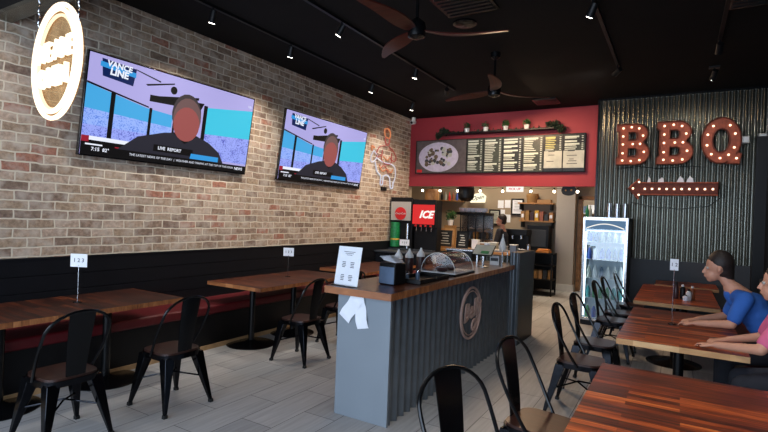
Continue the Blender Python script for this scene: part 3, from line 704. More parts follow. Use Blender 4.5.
# wall things
def framed(label, x, z, w, h, y=12.38, inner='paper'):
    t = thing('picture_frame', label, 'picture', (x, y, z))
    MB().bb(-w / 2, w / 2, -.02, 0, -h / 2, h / 2, 'black').build('frame', t, bevel=.004); p = MB().bb(-w / 2 + .04, w / 2 - .04, -.025, -.019, -h / 2 + .04, h / 2 - .04, inner).build('print', t)
    q = MB()
    for k in range(7): q.box((0, -.0265, h * (.3 - .09 * k)), (w * (.4 + .2 * random.random()), .001, .008), 'ink')
    q.build('printed_lines', p)
framed('black-framed white certificate on the tan kitchen wall', -3.5, 1.96, .32, .42)
framed('black-framed pale picture behind the kitchen worker', -4.08, 1.68, .3, .4, inner='menu_pale')
for k, (x, z) in enumerate([(-3.94, 2.02), (-3.76, 2.03), (-3.9, 1.78), (-3.75, 1.66)]):
    tag(MB().bb(-.075, .075, -.004, 0, -.1, .1, 'paper').build('paper_sheet', loc=(x, 12.4, z)),
        ['upper left', 'upper right', 'middle left', 'lowest right'][k] + ' of the white paper sheets beside the certificate', 'paper', 'papers on the kitchen wall')
t = thing('wall_shelf', 'upper wooden wall shelf holding a wicker basket in the kitchen', 'shelf', (-3.0, 12.24, 2.03)); MB().bb(-.42, .42, -.14, .14, 0, .035, 'frame_wood').build('board', t)
MB().bb(-.38, -.35, -.12, .14, -.14, 0, 'black').build('bracket', t); MB().bb(.35, .38, -.12, .14, -.14, 0, 'black').build('bracket', t)
tag(MB().lathe([(.12, 0), (.15, .18), (.14, .2), (.15, .22)], (0, 0, 0), 'wicker', 20).build('basket', loc=(-3.1, 12.24, 2.065)), 'round wicker basket on the upper kitchen shelf', 'basket')
tag(MB().bb(-.16, .16, -.09, .09, 0, .08, 'cardboard').build('cardboard_box', loc=(-2.8, 12.22, 2.065)), 'flat cardboard box beside the basket on the upper shelf', 'box')
t = thing('wall_shelf', 'lower wooden wall shelf holding a row of packets in the kitchen', 'shelf', (-2.95, 12.24, 1.6)); MB().bb(-.42, .4, -.14, .14, 0, .035, 'frame_wood').build('board', t)
MB().bb(-.38, -.35, -.12, .14, -.14, 0, 'black').build('bracket', t); MB().bb(.33, .36, -.12, .14, -.14, 0, 'black').build('bracket', t)
for k, (m, h, cn) in enumerate([('cardboard', .22, 'tan'), ('wicker', .24, 'brown'), ('sauce2', .2, 'dark'), ('yellow', .24, 'yellow'), ('ketchup', .22, 'reddish'), ('slate', .16, 'grey'), ('frame_wood', .2, 'oak-coloured')]):
    tag(MB().bb(-.045, .045, -.08, .08, 0, h, m).bb(-.03, .03, -.082, -.079, h * .3, h * .7, 'paper' if k % 3 == 0 else m).build('food_packet', loc=(-3.3 + .113 * k, 12.22, 1.635), bevel=.004), cn + ' packet in the row on the lower kitchen shelf', 'packet', 'packets on the lower kitchen shelf')
t = thing('wall_shelf', 'shelf of bottles high on the kitchen wall left of the lit cream sign', 'shelf', (-5.2, 12.25, 2.06)); MB().bb(-.4, .3, -.13, .13, 0, .03, 'frame_wood').build('board', t)
for k in range(6):
    b = thing('bottle', ['dark bottle', 'pale bottle', 'red-labelled bottle', 'amber bottle', 'blue-labelled bottle', 'white bottle'][k] + ' on the high shelf left of the lit cream sign', 'bottle', (-5.53 + .11 * k, 12.25, 2.09), 0, 'bottles on the high kitchen shelf')
    MB().lathe([(.032, 0), (.034, .13), (.013, .18), (.012, .23)], (0, 0, 0), ['black', 'menu_pale', 'redlabel', 'ketchup', 'bluelabel', 'white'][k], 12).build('bottle_body', b)
s = thing('lit_sign', 'glowing cream script sign on the kitchen wall', 'sign', (-4.52, 12.3, 2.17))
p = MB().prism([(x, z) for x, z in ((-.2, -.13), (.2, -.12), (.22, .05), (.1, .14), (-.1, .1), (-.22, .02))], .03, 'open_sign', frame((0, 0, 0), (1, 0, 0), (0, 0, 1))).build('lit_panel', s)
textmesh('lettering', 'Open', .15, 'ink', p, frame((0, -.035, 0), (1, 0, .2), (0, 0, 1)), .001, shear=.3, bold=.002)
# hanging dark pan, barrel pendant, lit sign, black oval
t = thing('pendant_lamp', 'round black hanging lamp below the red header', 'lamp', (-3.93, 9.95, 1.98))
MB().lathe([(.03, .42), (.1, .4), (.165, .32), (.18, .2), (.165, .08), (.1, .01), (.03, 0)], (0, 0, 0), 'black', 24).build('lamp_shade', t); MB().cyl((0, 0, .4), (0, 0, ZC - 1.98), .006, 'black', 6).build('cord', t)
t = thing('barrel_pendant', 'brown wooden barrel-shaped lamp hanging by the brick wall corner', 'lamp', (-4.75, 9.98, 1.9))
MB().lathe([(.13, 0), (.16, .08), (.165, .18), (.155, .3), (.13, .34)], (0, 0, 0), 'frame_wood', 20).build('barrel', t); MB().cyl((0, 0, .34), (0, 0, ZC - 1.9), .006, 'black', 6).build('cord', t)
s = thing('small_sign', 'small white sign with red letters hanging under the red header', 'sign', (-2.8, 9.66, 2.235))
MB().bb(-.17, .17, -.01, .01, -.055, .05, 'white_sign').build('panel', s); textmesh('lettering', 'PICK UP', .065, 'red_sign', s, frame((0, -.012, 0), (1, 0, 0), (0, 0, 1)), .001, bold=.001)
s = thing('oval_sign', 'black oval plaque with two pale spots under the right end of the red header', 'sign', (-1.79, 9.7, 2.22))
MB().prism([(.14 * math.cos(a) * (1 if abs(math.cos(a)) < .8 else .95), .1 * math.sin(a)) for a in [2 * PI * i / 28 for i in range(28)]], .03, 'black', frame((0, .015, 0), (1, 0, 0), (0, 0, 1))).build('plaque', s)
MB().ball((-.05, -.018, 0), .018, 'wicker', 10).ball((.05, -.018, 0), .018, 'wicker', 10).build('spots', s)
# string lights
s = thing('string_light', 'string of warm bulbs hung under the red header', 'string lights', (0, 0, 0))
xs = [-4.84, -4.42, -4.02, -3.52, -3.05, -2.49, -2.05, -1.63]; pts = []
for i, x in enumerate(xs):
    pts.append((x, 9.68, 2.265))
    if i < len(xs) - 1: pts.append(((x + xs[i + 1]) / 2, 9.68, 2.24))
MB().tube(pts, .004, 'black', 5).build('wire', s)
for x in xs:
    q = MB().cyl((x, 9.68, 2.225), (x, 9.68, 2.262), .014, 'black', 8).build('socket', s); MB().ball((x, 9.68, 2.195), .026, 'bulb_warm', 10).build('bulb', q)
# mid kitchen black equipment
t = thing('espresso_machine', 'black and steel machine on the dark counter below the packet shelf', 'coffee machine', (-3.15, 11.3, .9))
MB().bb(-.24, .24, -.2, .2, .0, .08, 'chrome').bb(-.24, .24, 0, .2, .08, .5, 'black').bb(-.25, .25, -.2, .2, .38, .52, 'black').build('body', t, bevel=.01)
MB().cyl((-.1, -.12, .3), (-.1, -.12, .38), .03, 'chrome').build('group_head', t); MB().cyl((.1, -.12, .3), (.1, -.12, .38), .03, 'chrome').build('group_head', t)
t = thing('prep_counter', 'black prep counter standing in the middle of the kitchen', 'counter', (-3.2, 11.36, 0)); MB().bb(-.36, .36, -.3, .3, 0, .86, 'black').build('body', t); MB().bb(-.38, .38, -.32, .32, .86, .9, 'chrome').build('worktop', t)
t = thing('blender_jug', 'steel pitcher beside the black machine on the prep counter', 'pitcher', (-2.94 + .05, 11.2, .9)); MB().lathe([(.05, 0), (.055, .12), (.04, .2)], (0, 0, 0), 'chrome', 16).build('jug', t)
tag(MB().lathe([(.09, 0), (.11, .12), (.1, .14)], (0, 0, 0), 'menu_pale', 16).build('mixing_bowl', loc=(-3.47, 11.2, .9)), 'pale mixing bowl at left end of the prep counter', 'bowl')
t = shelf_unit('utility_cart', 'black open utility cart beside the pale kitchen column', 'cart', -2.76, -2.3, 10.95, 11.4, 0, .93, 3, 'black')
MB().bb(-.22, .22, .2, .215, .1, .9, 'black').build('back_panel', t)
tag(MB().bb(-.14, .14, -.14, .14, 0, .05, 'orange').bb(-.12, .12, -.12, .12, .05, .08, 'orange').build('orange_tray', loc=(-2.53, 11.15, .93), bevel=.008), 'orange tray on top of the black utility cart', 'tray')
for k in range(4):
    tag(MB().bb(-.04, .04, -.06, .06, 0, .2, ['wicker', 'cardboard', 'slate', 'wicker'][k]).build('carton', loc=(-2.68 + .1 * k, 11.15, .355), bevel=.004), ['brown carton at left end', 'tan carton second from left', 'grey carton third from left', 'brown carton at right end'][k] + ' inside the black utility cart', 'carton', 'cartons in the utility cart')
tag(MB().bb(-.25, .25, -.17, .17, 0, .6, 'black').bb(-.2, .2, -.18, -.17, .1, .5, 'slate').build('kitchen_oven', loc=(-2.85, 12.02, .92), bevel=.01), 'dark countertop oven beneath the packet shelf', 'oven')
t = shelf_unit('storage_rack', 'white storage rack with supplies seen through the far doorway', 'rack', -2.4, -1.35, 14.3, 14.8, 0, 2.3, 5, 'white')
k = 0
for zi in range(5):
    for xi in range(5):
        h = random.uniform(.18, .3); m = random.choice(['paper', 'white', 'menu_pale', 'cardboard', 'napkin_face'])
        tag(MB().bb(-.08, .08, -.12, .12, 0, h, m).build('supply_box', loc=(-2.25 + .2 * xi, 14.5, 2.3 * (zi + .08) / 5 + .02), bevel=.004),
            '%s supply box on %s shelf of the white storage rack, %s column' % ({'paper': 'white', 'white': 'glossy white', 'menu_pale': 'cream', 'cardboard': 'cardboard', 'napkin_face': 'blue-grey'}[m], ['the lowest', 'the second', 'the middle', 'the fourth', 'the top'][zi], ['leftmost', 'second', 'middle', 'fourth', 'rightmost'][xi]), 'box', 'boxes on the storage rack')

# ------------------------------------------------------------------ cooler
t = thing('drinks_cooler', 'upright lit glass-door drinks cooler with silver frame', 'cooler', (-.985, 8.72, 0))
MB().bb(-.325, .325, .28, .33, 0, 1.72, 'black').bb(-.325, -.30, -.28, .33, 0, 1.72, 'black').bb(.30, .325, -.28, .33, 0, 1.72, 'black').bb(-.325, .325, -.28, .33, 0, .1, 'black').bb(-.325, .325, -.28, .33, 1.68, 1.72, 'black').build('case', t)
MB().bb(-.3, .3, .26, .28, .1, 1.68, 'cooler_in').bb(-.3, -.295, -.25, .28, .1, 1.68, 'cooler_in').bb(.295, .3, -.25, .28, .1, 1.68, 'cooler_in').bb(-.3, .3, -.25, .28, .1, .11, 'cooler_in').bb(-.3, .3, -.25, .28, 1.67, 1.68, 'cooler_in').build('liner', t)
for z in (.42, .74, 1.04, 1.32): MB().bb(-.29, .29, -.2, .25, z, z + .008, 'white').build('shelf', t)
for sx in (-.285, .285): MB().cyl((sx, -.235, .14), (sx, -.235, 1.48), .009, 'cooler_light', 8).build('light_tube', t)
MB().bb(-.27, .27, -.26, -.225, 1.5, 1.505, 'cooler_light').build('light_tube', t)
p = MB().bb(-.29, .29, -.32, -.29, 1.53, 1.665, 'cooler_head').build('header_panel', t, bevel=.003)
MB().tube([(-.27 + .54 * i / 16, -.323, 1.545 + .07 * math.sin(PI * i / 16)) for i in range(17)], .009, 'white_sign', 6).build('header_arc', p)
d = MB().bb(-.325, -.29, -.325, -.28, .08, 1.72, 'chrome').bb(.29, .325, -.325, -.28, .08, 1.72, 'chrome').bb(-.29, .29, -.325, -.28, 1.67, 1.72, 'chrome').bb(-.29, .29, -.325, -.28, .08, .12, 'chrome').build('door', t, bevel=.003)
MB().bb(-.29, .29, -.31, -.304, .12, 1.53, 'glass').build('door_glass', d); MB().bb(-.305, -.29, -.36, -.325, .75, 1.2, 'chrome').build('handle', d, bevel=.003)
MB().bb(-.32, .32, -.3, -.28, .0, .08, 'black').build('kick_plate', t)
cols = ['white', 'teal', 'green', 'white', 'bluelabel', 'menu_pale']
proto = {}
row = ['bottom', 'second', 'middle', 'fourth', 'top']; colw = ['leftmost', 'second', 'third', 'fourth', 'fifth', 'rightmost']
for zi, z in enumerate((.11, .428, .748, 1.048, 1.328)):
    for xi in range(6):
        m = random.choice(['teal', 'green', 'bluelabel', 'green', 'white'] if zi < 2 else ['white', 'menu_pale', 'white', 'napkin_face', 'bluelabel'])
        cn = {'teal': 'teal', 'green': 'green', 'bluelabel': 'blue', 'white': 'white', 'menu_pale': 'cream', 'napkin_face': 'grey'}[m]
        b = thing('drink_bottle', '%s drink bottle on the %s cooler shelf, %s in its row' % (cn, row[zi], colw[xi]), 'bottle', (-.985 - .235 + .094 * xi, 8.56, z), 0, 'drinks in the cooler')
        hh = .2 if zi < 4 else .16
        if (m, hh) not in proto:
            a_ = MB().lathe([(.03, 0), (.034, .01), (.034, hh * .62), (.014, hh * .86), (.013, hh * .92)], (0, 0, 0), m, 12); c_ = MB().lathe([(.015, hh * .92), (.015, hh)], (0, 0, 0), 'white', 10)
            oa = a_.build('bottle_body', b); oc = c_.build('cap', b); proto[(m, hh)] = (oa, oc)
        else:
            for q in proto[(m, hh)]:
                c = q.copy(); COL.objects.link(c); c.parent = b
for k in range(3):
    tag(MB().cyl((0, 0, 0), (0, 0, .24), .04, 'chrome', 18).build('steel_canister', loc=(-1.0 + .12 * k, 9.0, 1.72)), ['left', 'middle', 'right'][k] + ' steel canister standing on top of the cooler', 'canister', 'canisters on the cooler')
for k in range(3):
    tag(MB().lathe([(.025, 0), (.028, .1), (.01, .15), (.01, .19)], (0, 0, 0), ['green', 'menu_pale', 'white'][k], 12).build('glass_bottle', loc=(-1.27 + .03 * (k % 2), 8.5 + .1 * k, 1.72)), ['green bottle nearest on the left rear of the cooler top', 'cream bottle in the middle on the left of the cooler top', 'white bottle farthest on the left of the cooler top'][k], 'bottle', 'bottles on top of the cooler')

# condiments on the far right table
for k, (dx, dy, m, h, lab) in enumerate([(0, 0, 'sauce2', .2, 'dark sauce bottle behind the tall number stand'), (.07, .05, 'black', .17, 'black sauce bottle in the condiment cluster'), (.13, -.06, 'white', .13, 'white shaker in the condiment cluster'), (.17, .06, 'ketchup', .16, 'brown sauce bottle at right of the condiment cluster'), (.1, -.13, 'paper', .07, 'small white cup at front of the condiment cluster')]):
    b = thing('condiment_bottle', lab + ' on the table beside the cooler', 'bottle', (.0 + dx, 6.95 + dy, .75), 0, 'condiments on the table beside the cooler')
    MB().lathe([(.026, 0), (.03, .01), (.03, h * .7), (.015, h * .85)], (0, 0, 0), m, 14).build('bottle_body', b); MB().lathe([(.016, h * .85), (.013, h)], (0, 0, 0), 'white' if k % 2 else 'black', 12).build('cap', b)

# ------------------------------------------------------------------ televisions
def tv(label, y0, y1, z0, z1):
    xb, xt = -5.095, -4.955
    H = math.hypot(z1 - z0, xt - xb); Wd = y1 - y0
    t = thing('television', label, 'television', (xb, y0, z0), 0, 'wall televisions')
    T = frame((0, 0, 0), (0, 1, 0), (xt - xb, 0, z1 - z0))      # local x along the wall, local y up the screen, local z out into the room
    MB().box((Wd / 2, H / 2, -.02), (Wd, H, .04), 'black_gloss', T).build('housing', t, bevel=.003)
    MB().bb(-.054, .03, Wd / 2 - .25, Wd / 2 + .25, .4, .72, 'black_metal').build('wall_bracket', t)
    s = MB(); b_ = .014; lay = [0.0006]
    def P(pts, m):
        lay[0] += .0002
        s.add([(b_ + u * (Wd - 2 * b_), b_ + v * (H - 2 * b_), lay[0]) for u, v in pts], [tuple(range(len(pts)))], m, T)
    def Q(u0, v0, u1, v1, m): P([(u0, v0), (u1, v0), (u1, v1), (u0, v1)], m)
    Q(0, 0, 1, 1, 'scr_lav')
    P([(0, .18), (.45, .18), (.45, .56), (.30, .58), (0, .70)], 'scr_sky'); P([(0, .18), (.45, .18), (.45, .42), (0, .46)], 'scr_city2'); Q(0, .18, .45, .3, 'scr_city')
    P([(.64, .12), (1, .12), (1, .84), (.66, .74)], 'scr_sky2'); P([(.64, .12), (1, .12), (1, .46), (.64, .42)], 'scr_city')
    for u, w, v in ((.115, .022, .66), (.315, .016, .59), (.455, .012, .57)): Q(u, .12, u + w, v, 'scr_black')
    Q(.64, .2, .665, .76, 'scr_black')
    P([(0, .70), (.31, .585), (.31, .60), (0, .72)], 'scr_black')
    P([(.31, .66), (.62, .69), (.64, .78), (.31, .73)], 'scr_black'); P([(.36, .70), (.60, .80), (.60, .83), (.34, .73)], 'scr_black')
    P([(.22, .955), (.36, .90), (.36, .885), (.23, .94)], 'scr_black'); P([(.28, .83), (.44, .92), (.44, .905), (.29, .815)], 'scr_black')
    P([(.44 + .02 * math.cos(a), .84 + .045 * math.sin(a)) for a in [2 * PI * i / 12 for i in range(12)]], 'scr_black')
    Q(0, .14, .30, .19, 'scr_white'); Q(0, .05, .30, .15, 'scr_black'); Q(0, .13, .035, .19, 'scr_red'); Q(.02, .10, .1, .115, 'scr_white'); Q(.16, .10, .25, .112, 'scr_red')
    # the seated presenter in a dark jacket
    P([(.17, .09), (.27, .26), (.41, .35), (.50, .38), (.61, .38), (.70, .32), (.78, .22), (.82, .09)], 'scr_suit')
    P([(.46, .375), (.54, .26), (.62, .375)], 'scr_black')
    P([(.535 + .092 * math.cos(a), .60 + .24 * math.sin(a)) for a in [2 * PI * i / 20 for i in range(20)]], 'scr_hair')
    P([(.54 + .088 * math.cos(a), .56 + .235 * math.sin(a)) for a in [2 * PI * i / 20 for i in range(20)]], 'scr_skin2')
    P([(.54 + .083 * math.cos(a), .49 + .2 * math.sin(a)) for a in [2 * PI * i / 20 for i in range(20)]], 'scr_skin')
    # logo, captions, ticker
    P([(.065, .80), (.215, .77), (.225, .95), (.055, .97)], 'scr_navy'); P([(.05, .89), (.225, .86), (.225, .91), (.05, .94)], 'scr_cyan')
    Q(.36, .13, .60, .205, 'scr_black'); P([(.585, .10), (.78, .10), (.78, .16), (.59, .16)], 'scr_cyan')
    Q(0, 0, 1, .095, 'scr_black')
    so = s.build('screen', t, smooth=False)
    def TX(u, v, st, size, m, sh=0, bold=0.): textmesh('screen_lettering', st, size, m, so, T @ Matrix.Translation((b_ + u * Wd, b_ + v * H, .0065)) @ Matrix.Rotation(-.03 if v > .7 else 0, 4, 'Z'), .0005, shear=sh, bold=bold)
    TX(.14, .905, 'VANCE', .08, 'scr_white', .05, .003); TX(.14, .835, 'LINE', .095, 'scr_white', .05, .004)
    TX(.45, .165, 'LIVE  REPORT', .05, 'scr_white', 0, .001); TX(.96, .86, 'HD', .04, 'scr_white')
    TX(.09, .06, '7:15  82°', .05, 'scr_white', 0, .001); TX(.56, .055, 'THE LATEST NEWS OF THE DAY  |  WEATHER AND TRAFFIC AT THE TOP OF THE HOUR', .036, 'scr_white')
    TX(.93, .05, 'NEWS', .05, 'scr_white', 0, .001)
tv('larger-looking wall television nearest the lit oval sign', 2.59, 4.77, 2.10, 3.12)
tv('farther wall television between the big screen and the neon figure', 5.39, 7.57, 2.085, 3.13)

# ------------------------------------------------------------------ hanging lit sign
t = thing('neon_sign', 'glowing oval white neon sign with two lines hung from the ceiling', 'neon sign', (-2.78, 1.29, 0), -.09)
zc = 2.345
def ring(a, b_, y, cx=0., cz=0., n=56): return [(cx + a * math.cos(2 * PI * i / n), y, zc + cz + b_ * math.sin(2 * PI * i / n)) for i in range(n)]
MB().prism([(.285 * math.cos(2 * PI * i / 48), .285 * math.sin(2 * PI * i / 48)) for i in range(48)], .006, 'amber', frame((0, .02, zc), (1, 0, 0), (0, 0, 1))).build('backing_disc', t)  # disc tint also imitates the tan glow inside the rings
MB().tube(ring(.29, .29, 0), .012, 'neon_white', 8, True).build('neon_ring', t); MB().tube(ring(.255, .262, -.008, 0, .004), .012, 'neon_white', 8, True).build('neon_ring', t)
MB().tube(ring(.225, .24, 0, .006, -.004), .008, 'neon_dim', 8, True).build('neon_ring', t)
textmesh('neon_lettering', 'WE ARE', .135, 'neon_white', t, frame((.0, -.012, zc + .05), (1, 0, 0), (0, 0, 1)), .010, bold=.002, space=.92)
textmesh('neon_lettering', 'OPEN', .14, 'neon_white', t, frame((.0, -.012, zc - .085), (1, 0, 0), (0, 0, 1)), .010, bold=.002, space=1.0)
for sx in (-.25, .25):
    mb = MB()
    n = 40
    for i in range(n):
        z0 = zc + .15 + (ZC - zc - .15) * i / n; z1 = zc + .15 + (ZC - zc - .15) * (i + .8) / n
        mb.tube([(sx, 0, z0), (sx + (.006 if i % 2 else 0), 0 if i % 2 else .006, (z0 + z1) / 2), (sx, 0, z1)], .004, 'chrome', 5)
    mb.build('chain', t)
# bulkhead beam at upper left
mb = MB().bb(-5.15, -3.5, 1.87, 2.02, 3.2, 3.235, 'galv').bb(-5.15, -3.5, 1.88, 2.01, 3.235, ZC, 'ceiling'); struct('beam_left', mb)

# ------------------------------------------------------------------ neon figure on the brick
t = thing('neon_figure', 'red and white neon figure on the brick beside the second television', 'neon art', (-5.125, 0, 0))
def nt_(pts, m, name, r=.011):
    P = [Vector((0, y, z)) for y, z in pts]; out = []
    for i in range(len(P) - 1):
        for k in range(4):
            a = k / 4; p0 = P[max(i - 1, 0)]; p1 = P[i]; p2 = P[i + 1]; p3 = P[min(i + 2, len(P) - 1)]
            out.append(.5 * ((2 * p1) + (-p0 + p2) * a + (2 * p0 - 5 * p1 + 4 * p2 - p3) * a * a + (-p0 + 3 * p1 - 3 * p2 + p3) * a ** 3))
    MB().tube(out + [P[-1]], r, m, 6).build(name, t)
MB().bb(-.024, .01, 8.42, 8.6, 2.12, 2.19, 'black').build('power_box', t)
nt_([(8.48, 3.22), (8.46, 3.34), (8.58, 3.38), (8.68, 3.32), (8.66, 3.2), (8.5, 3.2)], 'neon_orange', 'neon_hat', .016)
nt_([(8.5, 3.2), (8.5, 3.1), (8.58, 3.04), (8.65, 3.1), (8.66, 3.2)], 'neon_red', 'neon_face', .015)
nt_([(8.5, 3.02), (8.3, 2.98), (8.18, 2.84), (8.22, 2.76), (8.4, 2.84)], 'neon_red', 'neon_arm'); nt_([(8.66, 3.02), (8.82, 2.96), (8.95, 2.84), (8.88, 2.74), (8.72, 2.8)], 'neon_red', 'neon_arm')
nt_([(8.4, 2.92), (8.38, 2.72), (8.55, 2.66), (8.75, 2.7), (8.76, 2.9)], 'neon_red', 'neon_chest'); nt_([(8.45, 2.8), (8.6, 2.74), (8.7, 2.82)], 'neon_orange', 'neon_apron')
nt_([(8.02, 2.86), (8.0, 2.95), (8.1, 2.93)], 'neon_orange', 'neon_ear', .018)
nt_([(8.08, 2.88), (7.98, 2.74), (8.0, 2.64), (8.12, 2.68), (8.2, 2.78), (8.1, 2.86)], 'neon_pale', 'neon_head')
nt_([(8.2, 2.74), (8.45, 2.68), (8.75, 2.68), (8.92, 2.62), (8.95, 2.45), (8.88, 2.3), (8.86, 2.22)], 'neon_pale', 'neon_back')
nt_([(8.14, 2.66), (8.22, 2.48), (8.36, 2.4), (8.36, 2.24), (8.44, 2.24), (8.46, 2.4)], 'neon_pale', 'neon_leg', .014); nt_([(8.46, 2.4), (8.6, 2.44), (8.72, 2.38), (8.76, 2.2), (8.86, 2.2), (8.86, 2.32)], 'neon_pale', 'neon_leg', .014)
nt_([(8.3, 2.62), (8.42, 2.5), (8.6, 2.56), (8.76, 2.5), (8.84, 2.58)], 'neon_orange', 'neon_belly'); nt_([(8.36, 2.56), (8.5, 2.62), (8.66, 2.48)], 'neon_red', 'neon_belly')

# ------------------------------------------------------------------ menu board, garland, camera on the red header
YM = 9.56
t = thing('menu_board', 'long menu board with food photo and six lettered panels on the red wall', 'menu board', (0, 0, 0))
MB().bb(-4.98, -1.50, YM, YM + .06, 2.555, 3.27, 'black').build('frame', t, bevel=.004)
XS_ = [-4.95, -3.80, -3.44, -3.05, -2.65, -2.25, -1.90, -1.51]; BX = XS_[1:]
p = MB().bb(-4.95, BX[0] - .01, YM - .008, YM, 2.57, 3.255, 'photo_bg').build('photo_panel', t)
pcx = (-4.95 + BX[0]) / 2 - .06
MB().prism([(.46 * math.cos(a), .315 * math.sin(a)) for a in [2 * PI * i / 36 for i in range(36)]], .003, 'plate', frame((pcx, YM - .0085, 2.9), (1, 0, 0), (0, 0, 1))).build('printed_plate', p)
q = MB()
for _ in range(70):
    ax, az = random.uniform(-.27, .29), random.uniform(-.17, .17)
    if abs(ax - .02) < .03: continue
    q.ball((pcx + ax, YM - .012, 2.91 + az), random.uniform(.02, .05), random.choice(['food', 'food', 'menu_pale', 'slate']), 8, (1, .04, 1))
q.build('printed_food', p)
MB().bb(-4.93, -4.81, YM - .012, YM - .008, 2.58, 2.64, 'redlabel').build('corner_logo', p)
bnd = BX
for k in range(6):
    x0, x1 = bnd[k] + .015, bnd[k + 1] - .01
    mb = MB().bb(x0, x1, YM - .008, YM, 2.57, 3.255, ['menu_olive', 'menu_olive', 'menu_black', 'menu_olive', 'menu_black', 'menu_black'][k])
    if k >= 4: mb.bb(x0, x1, YM - .010, YM - .008, 2.63, 2.95, 'menu_pale').bb(x0 + .02, x1, YM - .0095, YM - .008, 2.95, 3.08, 'menu_olive')  # pale bands paint window glare into the lower half of these panels
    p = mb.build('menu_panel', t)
    q = MB(); z = 3.22; head = True
    while z > 2.6:
        w = (x1 - x0) * (random.uniform(.4, .62) if not head else random.uniform(.55, .75)); hh = .03 if head else .014
        if not (k >= 4 and z < 2.97):
            q.bb(x0 + .02, x0 + .02 + w, YM - .0115, YM - .0095, z - hh, z, 'menu_yellow' if (k == 4 and z > 3.0) else 'menu_text'); q.bb(x1 - .05, x1 - .02, YM - .0115, YM - .0095, z - .014, z, 'menu_text')
        elif random.random() < .6: q.bb(x0 + .05 + random.random() * .1, x0 + .1 + w * .6, YM - .0125, YM - .0105, z - .012, z, 'slate')
        head = random.random() < .2; z -= .034 if not head else .05
    q.build('menu_text', p)
t = thing('garland_shelf', 'black rail with pine garland above the menu board', 'garland', (0, 0, 0))
MB().tube([(-4.45, 9.53, 3.36), (-4.2, 9.53, 3.39), (-2.2, 9.53, 3.39), (-1.95, 9.53, 3.36)], .014, 'black', 8).bb(-4.3, -2.05, 9.42, 9.62, 3.355, 3.375, 'black').build('rail', t)
mb = MB(); leaves(mb, (-4.3, 9.52, 3.42), .11, 130, 'pine', .045, (1.2, .4, .8)); leaves(mb, (-4.43, 9.52, 3.35), .08, 70, 'pine', .045, (1, .4, 1)); leaves(mb, (-2.08, 9.52, 3.44), .12, 150, 'pine', .045, (1.2, .4, .8)); leaves(mb, (-1.93, 9.52, 3.35), .09, 80, 'pine', .045, (1, .4, 1))
for k in range(17): leaves(mb, (-4.1 + .11 * k, 9.52, 3.395), .04, 14, 'pine', .035)
g = mb.build('garland', t, smooth=False)
for k, x in enumerate((-3.79, -3.39, -2.98, -2.57)):
    p = thing('potted_succulent', ['leftmost', 'second from left', 'third from left', 'rightmost'][k] + ' little green plant in a white pot above the menu board', 'plant', (x, 9.5, 3.375), 0, 'white potted plants above the menu board')
    MB().lathe([(.04, 0), (.052, .09), (.046, .09)], (0, 0, 0), 'white', 16).build('pot', p); mb = MB(); leaves(mb, (0, 0, .14), .075, 60, 'green2', .035); mb.build('foliage', p, smooth=False)
t = thing('security_camera', 'small white security camera under the ceiling at the red wall corner', 'camera', (-5.03, 9.5, 3.66))
MB().lathe([(.045, .11), (.04, .05), (.02, .04)], (0, 0, 0), 'white', 16).build('mount', t); MB().cyl((0, .04, .02), (0, -.09, -.01), .045, 'white', 16).build('body', t); MB().cyl((0, -.088, -.01), (0, -.1, -.012), .03, 'black_gloss', 16).build('lens', t)

# ------------------------------------------------------------------ marquee letters
def marquee(name, label, outline, holes, bulbs, scale, origin, group=None, cat='marquee letter', depth=.09, ms=('rust', 'rust_dark')):
    """outline and holes in unit letter space (x right, z up); real box letter with a raised rim and bulbs"""
    t = thing(name, label, cat, origin, 0, group)
    def curve_mesh(nm, dep, mtl, shrink=0.):
        cu = bpy.data.curves.new(nm, 'CURVE'); cu.dimensions = '2D'; cu.fill_mode = 'BOTH'; cu.extrude = dep / 2; cu.offset = shrink
        for lp in [outline] + holes:
            sp = cu.splines.new('POLY'); sp.points.add(len(lp) - 1); sp.use_cyclic_u = True
            for q, (x, z) in zip(sp.points, lp): q.co = (x * scale[0], z * scale[1], 0, 1)
        tmp = bpy.data.objects.new(nm, cu); COL.objects.link(tmp)
        me = bpy.data.meshes.new_from_object(tmp.evaluated_get(bpy.context.evaluated_depsgraph_get())); bpy.data.objects.remove(tmp)
        me.materials.clear(); me.materials.append(M[mtl]); me.transform(frame((0, 0, 0), (1, 0, 0), (0, 0, 1))); return me
    me = curve_mesh('letter_box', depth, ms[0]); o = bpy.data.objects.new('letter_box', me); COL.objects.link(o); o.parent = t
    rim = MB()
    for lp in [outline] + holes: rim.tube([(x * scale[0], -depth / 2 - .008, z * scale[1]) for x, z in lp], .011, ms[1], 6, True)
    rim.build('rim', t)
    for x, z in bulbs: MB().ball((x * scale[0], -depth / 2 - .018, z * scale[1]), .0165, 'bulb', 10).build('bulb', t)
    return t
def arc(cx, cz, rx, rz, a0, a1, n=9): return [(cx + rx * math.cos(math.radians(a0 + (a1 - a0) * i / (n - 1))), cz + rz * math.sin(math.radians(a0 + (a1 - a0) * i / (n - 1)))) for i in range(n)]
Bo = [(0, 0), (.58, 0)] + arc(.62, .28, .38, .28, -75, 62) + arc(.58, .75, .36, .25, -40, 85) + [(0, 1), (0, .84), (.08, .80), (.08, .2), (0, .16)]
Bh = [[(.36, .2), (.36, .4), (.56, .4)] + arc(.56, .3, .09, .1, 60, -60, 5) + [(.56, .2)], [(.36, .6), (.36, .8), (.54, .8)] + arc(.54, .7, .09, .1, 60, -60, 5) + [(.54, .6)]]
Bb = [(.2, .1), (.2, .28), (.2, .5), (.2, .7), (.2, .9), (.45, .92), (.68, .88), (.8, .7), (.5, .5), (.72, .5), (.84, .3), (.72, .1), (.46, .08)]
GL = 'rusty marquee letters on the corrugated wall'
ym = CY - .085
marquee('marquee_letter', 'leftmost rusty orange marquee letter B with lit bulbs', Bo, Bh, Bb, (.49, .67), (-.94, ym, 2.62), GL)
